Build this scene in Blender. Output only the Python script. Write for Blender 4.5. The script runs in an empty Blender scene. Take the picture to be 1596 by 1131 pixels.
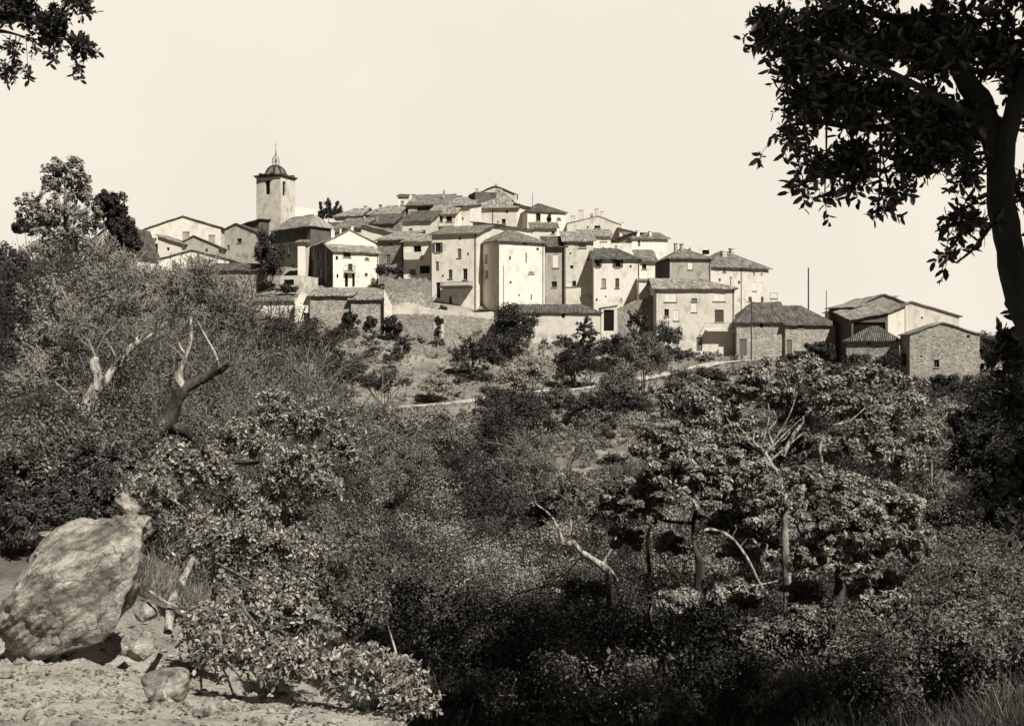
import bpy, math, random
import numpy as np
from mathutils import Vector
random.seed(5)
RNG = np.random.default_rng(11)
SC = bpy.context.scene
COL = SC.collection
F, CX, CY = 1711.0, 798.0, 565.5        # focal length and image centre, in photograph pixels

# ------------------------------------------------------------------ camera, sky, sun, exposure
cam_d = bpy.data.cameras.new('camera'); cam = bpy.data.objects.new('camera', cam_d); COL.objects.link(cam)
cam.location = (0, 0, 0); cam.rotation_euler = (math.radians(90), 0, 0)
cam_d.sensor_width = 36; cam_d.lens = 36 * F / 1596; cam_d.clip_start = .1; cam_d.clip_end = 6000
SC.camera = cam
SKY_MAX = 5.0
SUN_AZ, SUN_EL = 34.0, 47.0             # degrees to the right of straight behind the camera, elevation
sv = Vector((math.sin(math.radians(SUN_AZ)) * math.cos(math.radians(SUN_EL)),
             -math.cos(math.radians(SUN_AZ)) * math.cos(math.radians(SUN_EL)), math.sin(math.radians(SUN_EL))))
W = bpy.data.worlds.new('World'); SC.world = W; W.use_nodes = True
nt = W.node_tree; bg = nt.nodes['Background']
sk = nt.nodes.new('ShaderNodeTexSky'); sk.sky_type = 'NISHITA'; sk.sun_disc = False
sk.sun_elevation = math.radians(SUN_EL); sk.sun_rotation = math.atan2(sv.x, sv.y)
sk.dust_density = 2.0
bw = nt.nodes.new('ShaderNodeRGBToBW'); nt.links.new(sk.outputs[0], bw.inputs[0])   # black-and-white film
pw = nt.nodes.new('ShaderNodeMath'); pw.operation = 'POWER'; pw.inputs[1].default_value = 0.75
nt.links.new(bw.outputs[0], pw.inputs[0])
# brightest low in the sky ahead of the camera (world +Y), dimmer overhead and behind
tc = nt.nodes.new('ShaderNodeTexCoord'); sx = nt.nodes.new('ShaderNodeSeparateXYZ'); nt.links.new(tc.outputs['Generated'], sx.inputs[0])
def mrange(src, a, b, c, d):
    m = nt.nodes.new('ShaderNodeMapRange'); m.interpolation_type = 'SMOOTHSTEP'
    for k, v in enumerate((a, b, c, d)): m.inputs[k + 1].default_value = v
    nt.links.new(src, m.inputs[0]); return m.outputs[0]
def mth(op, a, b):
    m = nt.nodes.new('ShaderNodeMath'); m.operation = op
    for k, v in enumerate((a, b)):
        if isinstance(v, (int, float)): m.inputs[k].default_value = v
        else: nt.links.new(v, m.inputs[k])
    return m.outputs[0]
fy = mrange(sx.outputs[1], .5, .86, .13, 3.2); fz = mrange(sx.outputs[2], .36, .75, 1.0, .35)
lum = mth('MINIMUM', mth('MULTIPLY', mth('MULTIPLY', pw.outputs[0], fy), fz), SKY_MAX)
cn = nt.nodes.new('ShaderNodeTexNoise'); cn.inputs['Scale'].default_value = 2.2; cn.inputs['Detail'].default_value = 5
nt.links.new(tc.outputs['Generated'], cn.inputs['Vector'])   # faint thin cloud
lum = mth('MULTIPLY', lum, mrange(cn.outputs[0], .35, .68, .93, 1.0))
tn = nt.nodes.new('ShaderNodeVectorMath'); tn.operation = 'SCALE'; tn.inputs[0].default_value = (1.0, .92, .79)
nt.links.new(lum, tn.inputs['Scale']); nt.links.new(tn.outputs[0], bg.inputs[0])
bg.inputs[1].default_value = 0.15
sl = bpy.data.lights.new('sun', 'SUN'); sl.energy = 5.0; sl.angle = math.radians(.5); sl.color = (1, .955, .87)
so = bpy.data.objects.new('sun', sl); COL.objects.link(so); so.rotation_euler = sv.to_track_quat('Z', 'Y').to_euler()
so.location = (30, -30, 60)
SC.view_settings.view_transform = 'Standard'; SC.view_settings.look = 'None'
SC.view_settings.exposure = 0.34; SC.view_settings.gamma = 1; SC.view_settings.use_curve_mapping = False
SC.render.resolution_x = 1024; SC.render.resolution_y = 725
SC.render.engine = 'CYCLES'; SC.cycles.max_bounces = 5; SC.cycles.transparent_max_bounces = 4

# ------------------------------------------------------------------ helpers
def tint(v): return (min(v, 1), min(v * .935, 1), min(v * .82, 1), 1)
def tag(o, label=None, cat=None, group=None, kind=None):
    if label: o['label'] = label
    if cat: o['category'] = cat
    if group: o['group'] = group
    if kind: o['kind'] = kind
    return o
def link(name, me, mats, parent=None, loc=None):
    for m in (mats if isinstance(mats, (list, tuple)) else [mats]): me.materials.append(m)
    o = bpy.data.objects.new(name, me); COL.objects.link(o)
    if parent: o.parent = parent
    if loc is not None: o.location = loc
    return o
def empty(name, loc, rz=0):
    o = bpy.data.objects.new(name, None); COL.objects.link(o); o.location = loc; o.rotation_euler = (0, 0, rz)
    o.empty_display_size = .3
    return o
def np_mesh(name, V, Q, n=4, tone=None, smooth=False):
    """V (N,3) float, Q (M,n) int -> mesh, quickly"""
    me = bpy.data.meshes.new(name)
    V = np.ascontiguousarray(V, dtype=np.float32); Q = np.ascontiguousarray(Q, dtype=np.int32)
    me.vertices.add(len(V)); me.vertices.foreach_set('co', V.ravel())
    me.loops.add(Q.size); me.loops.foreach_set('vertex_index', Q.ravel())
    me.polygons.add(len(Q)); me.polygons.foreach_set('loop_start', np.arange(0, Q.size, n, dtype=np.int32))
    me.polygons.foreach_set('use_smooth', np.full(len(Q), smooth, dtype=bool))
    me.update(calc_edges=True)
    if tone is not None:
        a = me.attributes.new('tone', 'FLOAT', 'POINT'); a.data.foreach_set('value', np.asarray(tone, dtype=np.float32))
    return me
class MB:
    """collects polygons for one mesh"""
    def __init__(s): s.v = []; s.f = []; s.uv = {}
    def poly(s, pts, uv=None):
        i = len(s.v); s.v += [tuple(p) for p in pts]; s.f.append(tuple(range(i, i + len(pts))))
        if uv: s.uv[len(s.f) - 1] = uv
    def box(s, a, b):
        (x0, y0, z0), (x1, y1, z1) = a, b
        c = [(x0, y0, z0), (x1, y0, z0), (x1, y1, z0), (x0, y1, z0), (x0, y0, z1), (x1, y0, z1), (x1, y1, z1), (x0, y1, z1)]
        for q in ((0, 3, 2, 1), (4, 5, 6, 7), (0, 1, 5, 4), (1, 2, 6, 5), (2, 3, 7, 6), (3, 0, 4, 7)):
            s.poly([c[k] for k in q])
    def build(s, name, mats, parent=None, loc=None):
        me = bpy.data.meshes.new(name); me.from_pydata(s.v, [], s.f)
        if s.uv:
            l = me.uv_layers.new(name='UVMap')
            for k, u in s.uv.items():
                for j, li in enumerate(me.polygons[k].loop_indices): l.data[li].uv = u[j]
        me.update()
        return link(name, me, mats, parent, loc)
def P(px, py, Y): return Vector(((px - CX) / F * Y, Y, (CY - py) / F * Y))
def fbm2(x, y, seed=0):
    r = np.zeros_like(np.asarray(x, dtype=float)); a = 1.
    g = np.random.default_rng(seed)
    for k in range(5):
        for _ in range(3):
            th = g.uniform(0, 6.28); ph = g.uniform(0, 6.28); fr = 2 ** k * g.uniform(.8, 1.25)
            r = r + a * np.sin((np.cos(th) * x + np.sin(th) * y) * fr + ph) / 3
        a *= .55
    return r

# ------------------------------------------------------------------ materials
def new_mat(name):
    m = bpy.data.materials.new(name); m.use_nodes = True
    return m, m.node_tree, m.node_tree.nodes['Principled BSDF']
def nz(t, scale, detail=4, coord='Object', rough=.6, vec=None):
    n = t.nodes.new('ShaderNodeTexNoise'); n.inputs['Scale'].default_value = scale
    n.inputs['Detail'].default_value = detail; n.inputs['Roughness'].default_value = rough
    if vec is None:
        c = t.nodes.new('ShaderNodeTexCoord'); vec = c.outputs[coord]
    t.links.new(vec, n.inputs['Vector']); return n
def ramp(t, fac, stops):
    r = t.nodes.new('ShaderNodeValToRGB'); e = r.color_ramp.elements
    while len(e) < len(stops): e.new(.5)
    for k, (p, v) in enumerate(stops): e[k].position = p; e[k].color = tint(v)
    t.links.new(fac, r.inputs[0]); return r
def mulc(t, a, b, f=1.0):
    m = t.nodes.new('ShaderNodeMix'); m.data_type = 'RGBA'; m.blend_type = 'MULTIPLY'; m.inputs[0].default_value = f
    t.links.new(a, m.inputs[6]); t.links.new(b, m.inputs[7]); return m.outputs[2]
def bump(t, h, bs, s=.5, d=.05):
    b = t.nodes.new('ShaderNodeBump'); b.inputs['Strength'].default_value = s; b.inputs['Distance'].default_value = d
    t.links.new(h, b.inputs['Height']); t.links.new(b.outputs[0], bs.inputs['Normal'])
def scalev(t, sc, coord='Object'):
    c = t.nodes.new('ShaderNodeTexCoord'); m = t.nodes.new('ShaderNodeMapping'); m.inputs['Scale'].default_value = sc
    t.links.new(c.outputs[coord], m.inputs[0]); return m.outputs[0]
_mc = {}
def plaster(v, dirt=.5):
    k = ('pl', v, dirt)
    if k in _mc: return _mc[k]
    m, t, b = new_mat('plaster_%d' % int(v * 100))
    n = nz(t, .55, 6, rough=.65); r = ramp(t, n.outputs[0], [(.25, v * (1 - .55 * dirt)), (.5, v * (1 - .12 * dirt)), (.75, v)])
    n2 = nz(t, 1.0, 5, vec=scalev(t, (1.3, 1.3, .5))); r2 = ramp(t, n2.outputs[0], [(.3, 1 - .3 * dirt), (.5, 1.0)])
    n3 = nz(t, 7, 4); r3 = ramp(t, n3.outputs[0], [(.3, 1 - .35 * dirt), (.6, 1.0)])
    for rr in (r2, r3):
        for e in rr.color_ramp.elements: e.color = (e.color[0],) * 3 + (1,)
    n4 = nz(t, .42, 9, rough=.62); r4 = ramp(t, n4.outputs[0], [(.38, 1 - .42 * dirt), (.44, 1.0)])
    for e in r4.color_ramp.elements: e.color = (e.color[0],) * 3 + (1,)
    t.links.new(mulc(t, mulc(t, mulc(t, r.outputs[0], r2.outputs[0]), r3.outputs[0]), r4.outputs[0]), b.inputs['Base Color'])
    b.inputs['Roughness'].default_value = .95; b.inputs['Specular IOR Level'].default_value = .15
    bump(t, n3.outputs[0], b, .4, .06); _mc[k] = m; return m
def stone(v, sc=2.6):
    k = ('st', v, sc)
    if k in _mc: return _mc[k]
    m, t, b = new_mat('stone_%d' % int(v * 100))
    c = scalev(t, (1, 1, 1.5))
    w = nz(t, 3, 2, vec=c)
    vo = t.nodes.new('ShaderNodeTexVoronoi'); vo.inputs['Scale'].default_value = sc; t.links.new(c, vo.inputs['Vector'])
    vd = t.nodes.new('ShaderNodeTexVoronoi'); vd.feature = 'DISTANCE_TO_EDGE'; vd.inputs['Scale'].default_value = sc
    t.links.new(c, vd.inputs['Vector'])
    sp = t.nodes.new('ShaderNodeSeparateColor'); t.links.new(vo.outputs['Color'], sp.inputs[0])
    r = ramp(t, sp.outputs[0], [(0, v * .6), (.5, v * .95), (1, v * 1.25)])
    rj = ramp(t, vd.outputs[0], [(0, .45), (.07, 1.0)])
    n = nz(t, .7, 6, rough=.7); rn = ramp(t, n.outputs[0], [(.3, .6), (.65, 1.1)])
    for rr in (rj, rn):
        for e in rr.color_ramp.elements: e.color = (e.color[0],) * 3 + (1,)
    t.links.new(mulc(t, mulc(t, r.outputs[0], rj.outputs[0]), rn.outputs[0]), b.inputs['Base Color'])
    b.inputs['Roughness'].default_value = .95; b.inputs['Specular IOR Level'].default_value = .1
    bump(t, vd.outputs[0], b, .8, .12); _mc[k] = m; return m
def tiles(v):
    k = ('ti', v)
    if k in _mc: return _mc[k]
    m, t, b = new_mat('roof_tiles_%d' % int(v * 100))
    uv = scalev(t, (4.2, 2.6, 1), 'UV')
    wv = t.nodes.new('ShaderNodeTexWave'); wv.wave_type = 'BANDS'; wv.bands_direction = 'X'
    wv.inputs['Scale'].default_value = .318; wv.inputs['Distortion'].default_value = .6; wv.inputs['Detail'].default_value = 1
    t.links.new(uv, wv.inputs['Vector'])
    vo = t.nodes.new('ShaderNodeTexVoronoi'); vo.inputs['Scale'].default_value = 1.0; t.links.new(uv, vo.inputs['Vector'])
    sp = t.nodes.new('ShaderNodeSeparateColor'); t.links.new(vo.outputs['Color'], sp.inputs[0])
    r = ramp(t, sp.outputs[0], [(0, v * .55), (.6, v), (1, v * 1.5)])
    n = nz(t, .8, 6, rough=.7); rn = ramp(t, n.outputs[0], [(.3, .55), (.7, 1.25)])
    rw = ramp(t, wv.outputs[1], [(0, .55), (.6, 1.0)])
    for rr in (rn, rw):
        for e in rr.color_ramp.elements: e.color = (e.color[0],) * 3 + (1,)
    t.links.new(mulc(t, mulc(t, r.outputs[0], rn.outputs[0]), rw.outputs[0]), b.inputs['Base Color'])
    b.inputs['Roughness'].default_value = .9; b.inputs['Specular IOR Level'].default_value = .15
    bump(t, wv.outputs[1], b, .9, .08); _mc[k] = m; return m
def paint(v, name='painted_wood', rough=.6):
    k = ('pa', v, name)
    if k in _mc: return _mc[k]
    m, t, b = new_mat('%s_%d' % (name, int(v * 100)))
    n = nz(t, 6, 3); r = ramp(t, n.outputs[0], [(.3, v * .75), (.7, v)])
    t.links.new(r.outputs[0], b.inputs['Base Color']); b.inputs['Roughness'].default_value = rough
    _mc[k] = m; return m
DARK = paint(.012, 'dark_glass_and_void', .25)  # near-black: window glass, and the unlit depth painted into open doorways
def ground_mat():
    m, t, b = new_mat('dry_earth')
    n = nz(t, .18, 8, rough=.65); r_ = ramp(t, n.outputs[0], [(.3, .16), (.5, .27), (.68, .44)]); ns = nz(t, 1.6, 7, rough=.7); rs = ramp(t, ns.outputs[0], [(.32, .45), (.46, .86), (.6, .97)])
    tcx = t.nodes.new('ShaderNodeTexCoord'); sp = t.nodes.new('ShaderNodeSeparateXYZ'); t.links.new(tcx.outputs['Object'], sp.inputs[0])
    mr = t.nodes.new('ShaderNodeMapRange'); mr.inputs[1].default_value = 8; mr.inputs[2].default_value = 11; t.links.new(sp.outputs[1], mr.inputs[0])  # paler earth close to the camera, its sunlit brightness put into the colour
    r = t.nodes.new('ShaderNodeMix'); r.data_type = 'RGBA'; t.links.new(mr.outputs[0], r.inputs[0]); t.links.new(rs.outputs[0], r.inputs[6]); t.links.new(r_.outputs[0], r.inputs[7])
    n2 = nz(t, 2.2, 8, rough=.75); r2 = ramp(t, n2.outputs[0], [(.3, .55), (.5, 1.0)])
    n4 = nz(t, 30, 6, rough=.8); r4 = ramp(t, n4.outputs[0], [(.36, .6), (.46, 1.0)])
    for e in list(r2.color_ramp.elements) + list(r4.color_ramp.elements): e.color = (e.color[0],) * 3 + (1,)
    t.links.new(mulc(t, mulc(t, r.outputs[2], r2.outputs[0]), r4.outputs[0]), b.inputs['Base Color'])
    b.inputs['Roughness'].default_value = 1; b.inputs['Specular IOR Level'].default_value = .1
    n3 = nz(t, 9, 10, rough=.75); bump(t, n3.outputs[0], b, 1.0, .16); return m
def leafmat(name, lo, hi, rough=.5, spec=.5, trans=.12):
    m, t, b = new_mat(name)
    a = t.nodes.new('ShaderNodeAttribute'); a.attribute_name = 'tone'
    r = ramp(t, a.outputs['Fac'], [(0, lo), (.6, (lo + hi) / 2), (1, hi)])
    t.links.new(r.outputs[0], b.inputs['Base Color']); b.inputs['Roughness'].default_value = rough
    b.inputs['Specular IOR Level'].default_value = spec
    tr = t.nodes.new('ShaderNodeBsdfTranslucent'); t.links.new(r.outputs[0], tr.inputs[0])
    mx = t.nodes.new('ShaderNodeMixShader'); mx.inputs[0].default_value = trans
    o = t.nodes['Material Output']; t.links.new(b.outputs[0], mx.inputs[1]); t.links.new(tr.outputs[0], mx.inputs[2])
    t.links.new(mx.outputs[0], o.inputs[0]); return m
def barkmat(name, lo, hi, sc=5):
    m, t, b = new_mat(name)
    n = nz(t, sc, 8, rough=.7, vec=scalev(t, (1, 1, .35))); r = ramp(t, n.outputs[0], [(.42, lo), (.56, hi)])
    t.links.new(r.outputs[0], b.inputs['Base Color']); b.inputs['Roughness'].default_value = .95
    bump(t, n.outputs[0], b, 1.0, .08); return m
def rockmat(name, lo, hi):
    m, t, b = new_mat(name)
    n = nz(t, 3.2, 12, rough=.72, vec=scalev(t, (1, 1, 2.2))); r = ramp(t, n.outputs[0], [(.4, lo), (.5, (lo + hi) * .45), (.58, hi)])
    n2 = nz(t, 11, 10, rough=.78); r2 = ramp(t, n2.outputs[0], [(.38, .35), (.55, 1.0)])
    for e in r2.color_ramp.elements: e.color = (e.color[0],) * 3 + (1,)
    t.links.new(mulc(t, r.outputs[0], r2.outputs[0]), b.inputs['Base Color']); b.inputs['Roughness'].default_value = .95
    b.inputs['Specular IOR Level'].default_value = .15
    wp = nz(t, 2.0, 5); mv = t.nodes.new('ShaderNodeMix'); mv.data_type = 'VECTOR'; mv.inputs[0].default_value = .35
    tco = t.nodes.new('ShaderNodeTexCoord'); t.links.new(tco.outputs['Object'], mv.inputs[4]); t.links.new(wp.outputs['Color'], mv.inputs[5])
    vc = t.nodes.new('ShaderNodeTexVoronoi'); vc.feature = 'DISTANCE_TO_EDGE'; vc.inputs['Scale'].default_value = 5.5; t.links.new(mv.outputs[1], vc.inputs['Vector'])
    rc = ramp(t, vc.outputs[0], [(0, .3), (.022, 1.0)])
    for e in rc.color_ramp.elements: e.color = (e.color[0],) * 3 + (1,)
    t.links.new(mulc(t, mulc(t, r.outputs[0], r2.outputs[0]), rc.outputs[0]), b.inputs['Base Color'])
    ad = t.nodes.new('ShaderNodeMath'); ad.operation = 'MULTIPLY_ADD'; ad.inputs[1].default_value = .3
    t.links.new(n2.outputs[0], ad.inputs[0]); t.links.new(n.outputs[0], ad.inputs[2])
    bump(t, ad.outputs[0], b, 1.0, .16); return m
L_OAK = leafmat('oak_leaves', .05, .46, .5, .4, .1)
L_OAKD = leafmat('dark_oak_leaves', .015, .085, .5, .4, .08)
L_SCRUB = leafmat('scrub_leaves', .035, .27, .6, .35, .1)
L_PALE = leafmat('pale_scrub_leaves', .16, .5, .7, .25, .15)
L_DARK = leafmat('dark_evergreen_leaves', .012, .06, .6, .3, .05)
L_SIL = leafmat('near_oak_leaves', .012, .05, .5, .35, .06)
L_TWIG = leafmat('dry_twigs', .07, .3, .8, .2, .0)
L_TWIGD = leafmat('dark_twigs', .02, .1, .8, .2, .0)
L_GRASS = leafmat('dry_grass_blades', .22, .55, .8, .2, .15)
B_PALE = barkmat('pale_bark', .05, .55, 10); B_DARK = barkmat('dark_bark', .02, .09); B_MID = barkmat('grey_bark', .07, .3, 7)
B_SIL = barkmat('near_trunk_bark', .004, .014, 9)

# ------------------------------------------------------------------ terrain
TC = np.array([-1500, 100, 400, 600, 800, 1000, 1200, 1450, 1600, 2600.])
TY = np.array([-80, 1, 5, 8, 12, 18, 25, 35, 50, 70, 90, 105, 120, 135, 150, 165, 185, 200, 240, 400, 1500.])
TZ = np.array([
 [3,-1.6,-1.6,-1.8,-1.5,-1.0,-.5,0,1,3,4,5,7,9,12,14,16,16,10,-5,-5],
 [3,-1.6,-1.62,-2.1,-2.0,-1.75,-1.7,-1.6,-1.2,0,2,4,6.5,9,12,14,16,16,12,0,0],
 [3,-1.6,-1.7,-2.4,-2.9,-3.2,-3.8,-4.7,-5.6,-5.6,-4,-1.8,1.0,3.4,6.2,12,17,18,14,0,0],
 [3,-1.6,-1.66,-2.6,-4.0,-4.9,-6.3,-7.9,-9.3,-9.3,-7.9,-6.1,-4.2,1.0,5.2,12,20,22,16,-5,0],
 [3,-1.6,-2.2,-3.6,-4.4,-5.2,-6.6,-8.0,-9.4,-9.6,-8.5,-7.0,-4.8,-.4,3.9,10.5,20,22,14,-10,0],
 [3,-1.6,-2.3,-3.6,-4.4,-5.2,-6.5,-7.9,-9.2,-9.4,-8.2,-6.6,-4.6,-1.8,2.6,10,17,18,10,-10,0],
 [3,-1.6,-2.3,-3.5,-4.3,-5.1,-6.2,-7.6,-8.9,-9.2,-7.8,-5.5,-3.2,-.5,1.5,6,9,7,3,-10,10],
 [3,-1.6,-2.3,-3.4,-4.2,-4.8,-5.8,-6.8,-7.9,-7.8,-5.6,-4.2,-2.8,-1.8,-1,0,1,0,-2,0,34],
 [3,-1.6,-2.1,-3.0,-3.8,-4.3,-5.0,-6.0,-6.6,-6.4,-5.0,-4.2,-3.2,-2.4,-2,-1,0,0,-1,2,38],
 [3,-1.6,-1.7,-2.2,-2.8,-3.2,-3.5,-3.8,-3.6,-3.2,-3,-2.8,-2.4,-2.0,-2,-1,0,0,0,4,30]], dtype=float)
ROAD = [(470, 646, 116), (560, 640, 118), (640, 634, 119.5), (735, 625, 122), (820, 612, 126), (900, 606, 128.5),
        (980, 594, 132), (1060, 580, 136), (1120, 566, 139), (1195, 561, 141)]
def catmull(pts, n=8):
    pts = [np.array(p, float) for p in pts]; q = [2 * pts[0] - pts[1]] + pts + [2 * pts[-1] - pts[-2]]; out = []
    for i in range(1, len(q) - 2):
        for k in range(n):
            t = k / n
            out.append(.5 * ((2 * q[i]) + (q[i + 1] - q[i - 1]) * t + (2 * q[i - 1] - 5 * q[i] + 4 * q[i + 1] - q[i + 2]) * t * t
                             + (3 * q[i] - q[i - 1] - 3 * q[i + 1] + q[i + 2]) * t ** 3))
    out.append(pts[-1]); return np.array(out)
RD = catmull([tuple(P(*p)) for p in ROAD], 6)
def cosi(t): return t
def H(x, y):
    x = np.atleast_1d(np.asarray(x, float)); y = np.atleast_1d(np.asarray(y, float))
    px = CX + F * x / np.maximum(y, 14)           # columns fan out with distance; parallel close by
    px = np.where(y < 14, CX + F * x / np.clip(y, 5, 14), px)
    ci = np.clip(np.searchsorted(TC, px) - 1, 0, len(TC) - 2); ct = np.clip((px - TC[ci]) / (TC[ci + 1] - TC[ci]), 0, 1)
    ct = ct * ct * (3 - 2 * ct) * .5 + ct * .5
    yi = np.clip(np.searchsorted(TY, y) - 1, 0, len(TY) - 2); yt = np.clip((y - TY[yi]) / (TY[yi + 1] - TY[yi]), 0, 1)
    z = (TZ[ci, yi] * (1 - ct) + TZ[ci + 1, yi] * ct) * (1 - yt) + (TZ[ci, yi + 1] * (1 - ct) + TZ[ci + 1, yi + 1] * ct) * yt
    amp = np.clip((y - 3) / 60, .0, 1) * .45
    z = z + fbm2(x * .14, y * .14, 3) * amp + fbm2(x * .9, y * .9, 4) * .04 + fbm2(x * 4, y * 4, 8) * .055 * np.clip(y / 3, 0, 1)
    # the road bench
    m = (y > 105) & (y < 150)
    if m.any():
        d = np.full(m.sum(), 1e9); zr = np.zeros(m.sum())
        for r in RD[::2]:
            dd = np.hypot(x[m] - r[0], (y[m] - r[1])); k = dd < d; d[k] = dd[k]; zr[k] = r[2]
        wgt = np.clip(1 - (d - 2.6) / 3.5, 0, 1); wgt = wgt * wgt * (3 - 2 * wgt)
        zz = z[m]; z[m] = zz * (1 - wgt) + (zr - .05) * wgt
    return z
def h1(x, y): return float(H(x, y)[0])
def build_ground():
    ys = np.concatenate([np.linspace(-80, 0, 14), np.linspace(.6, 16, 200), 16 * (1500 / 16) ** (np.linspace(.004, 1, 260) ** 1.0)])
    v = np.linspace(-1, 1, 420); u = np.sign(v) * np.abs(v) ** 1.6
    Y, U = np.meshgrid(ys, u, indexing='ij')
    Wd = np.maximum(14, .9 * np.abs(Y)) + np.clip((-Y), 0, 100) * .5
    Wd = np.where(Y > 300, Wd * 1.5, Wd)
    X = U * Wd; Z = H(X.ravel(), Y.ravel()).reshape(X.shape)
    V = np.stack([X, Y, Z], -1).reshape(-1, 3); n, m = X.shape
    i = np.arange((n - 1))[:, None] * m + np.arange(m - 1)[None]; i = i.ravel()
    Q = np.stack([i, i + 1, i + m + 1, i + m], 1)
    o = link('ground', np_mesh('ground', V, Q, smooth=True), ground_mat()); tag(o, kind='structure')
build_ground()
def build_road():
    mb = MB(); L = []
    for k, r in enumerate(RD):
        a = RD[max(k - 1, 0)]; b = RD[min(k + 1, len(RD) - 1)]; t = (b - a)[:2]; t /= np.linalg.norm(t); nr = np.array([-t[1], t[0]])
        L.append(((r[0] - nr[0] * 1.8, r[1] - nr[1] * 1.8, r[2] + .06), (r[0] + nr[0] * 1.8, r[1] + nr[1] * 1.8, r[2] + .10)))
    for a, b in zip(L, L[1:]): mb.poly([a[0], b[0], b[1], a[1]])
    m, t, bs = new_mat('gravel_road'); n = nz(t, 1.5, 8); r = ramp(t, n.outputs[0], [(.35, .42), (.6, .62)])
    t.links.new(r.outputs[0], bs.inputs['Base Color']); bs.inputs['Roughness'].default_value = 1
    tag(mb.build('road', m), kind='structure')
build_road()

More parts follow.
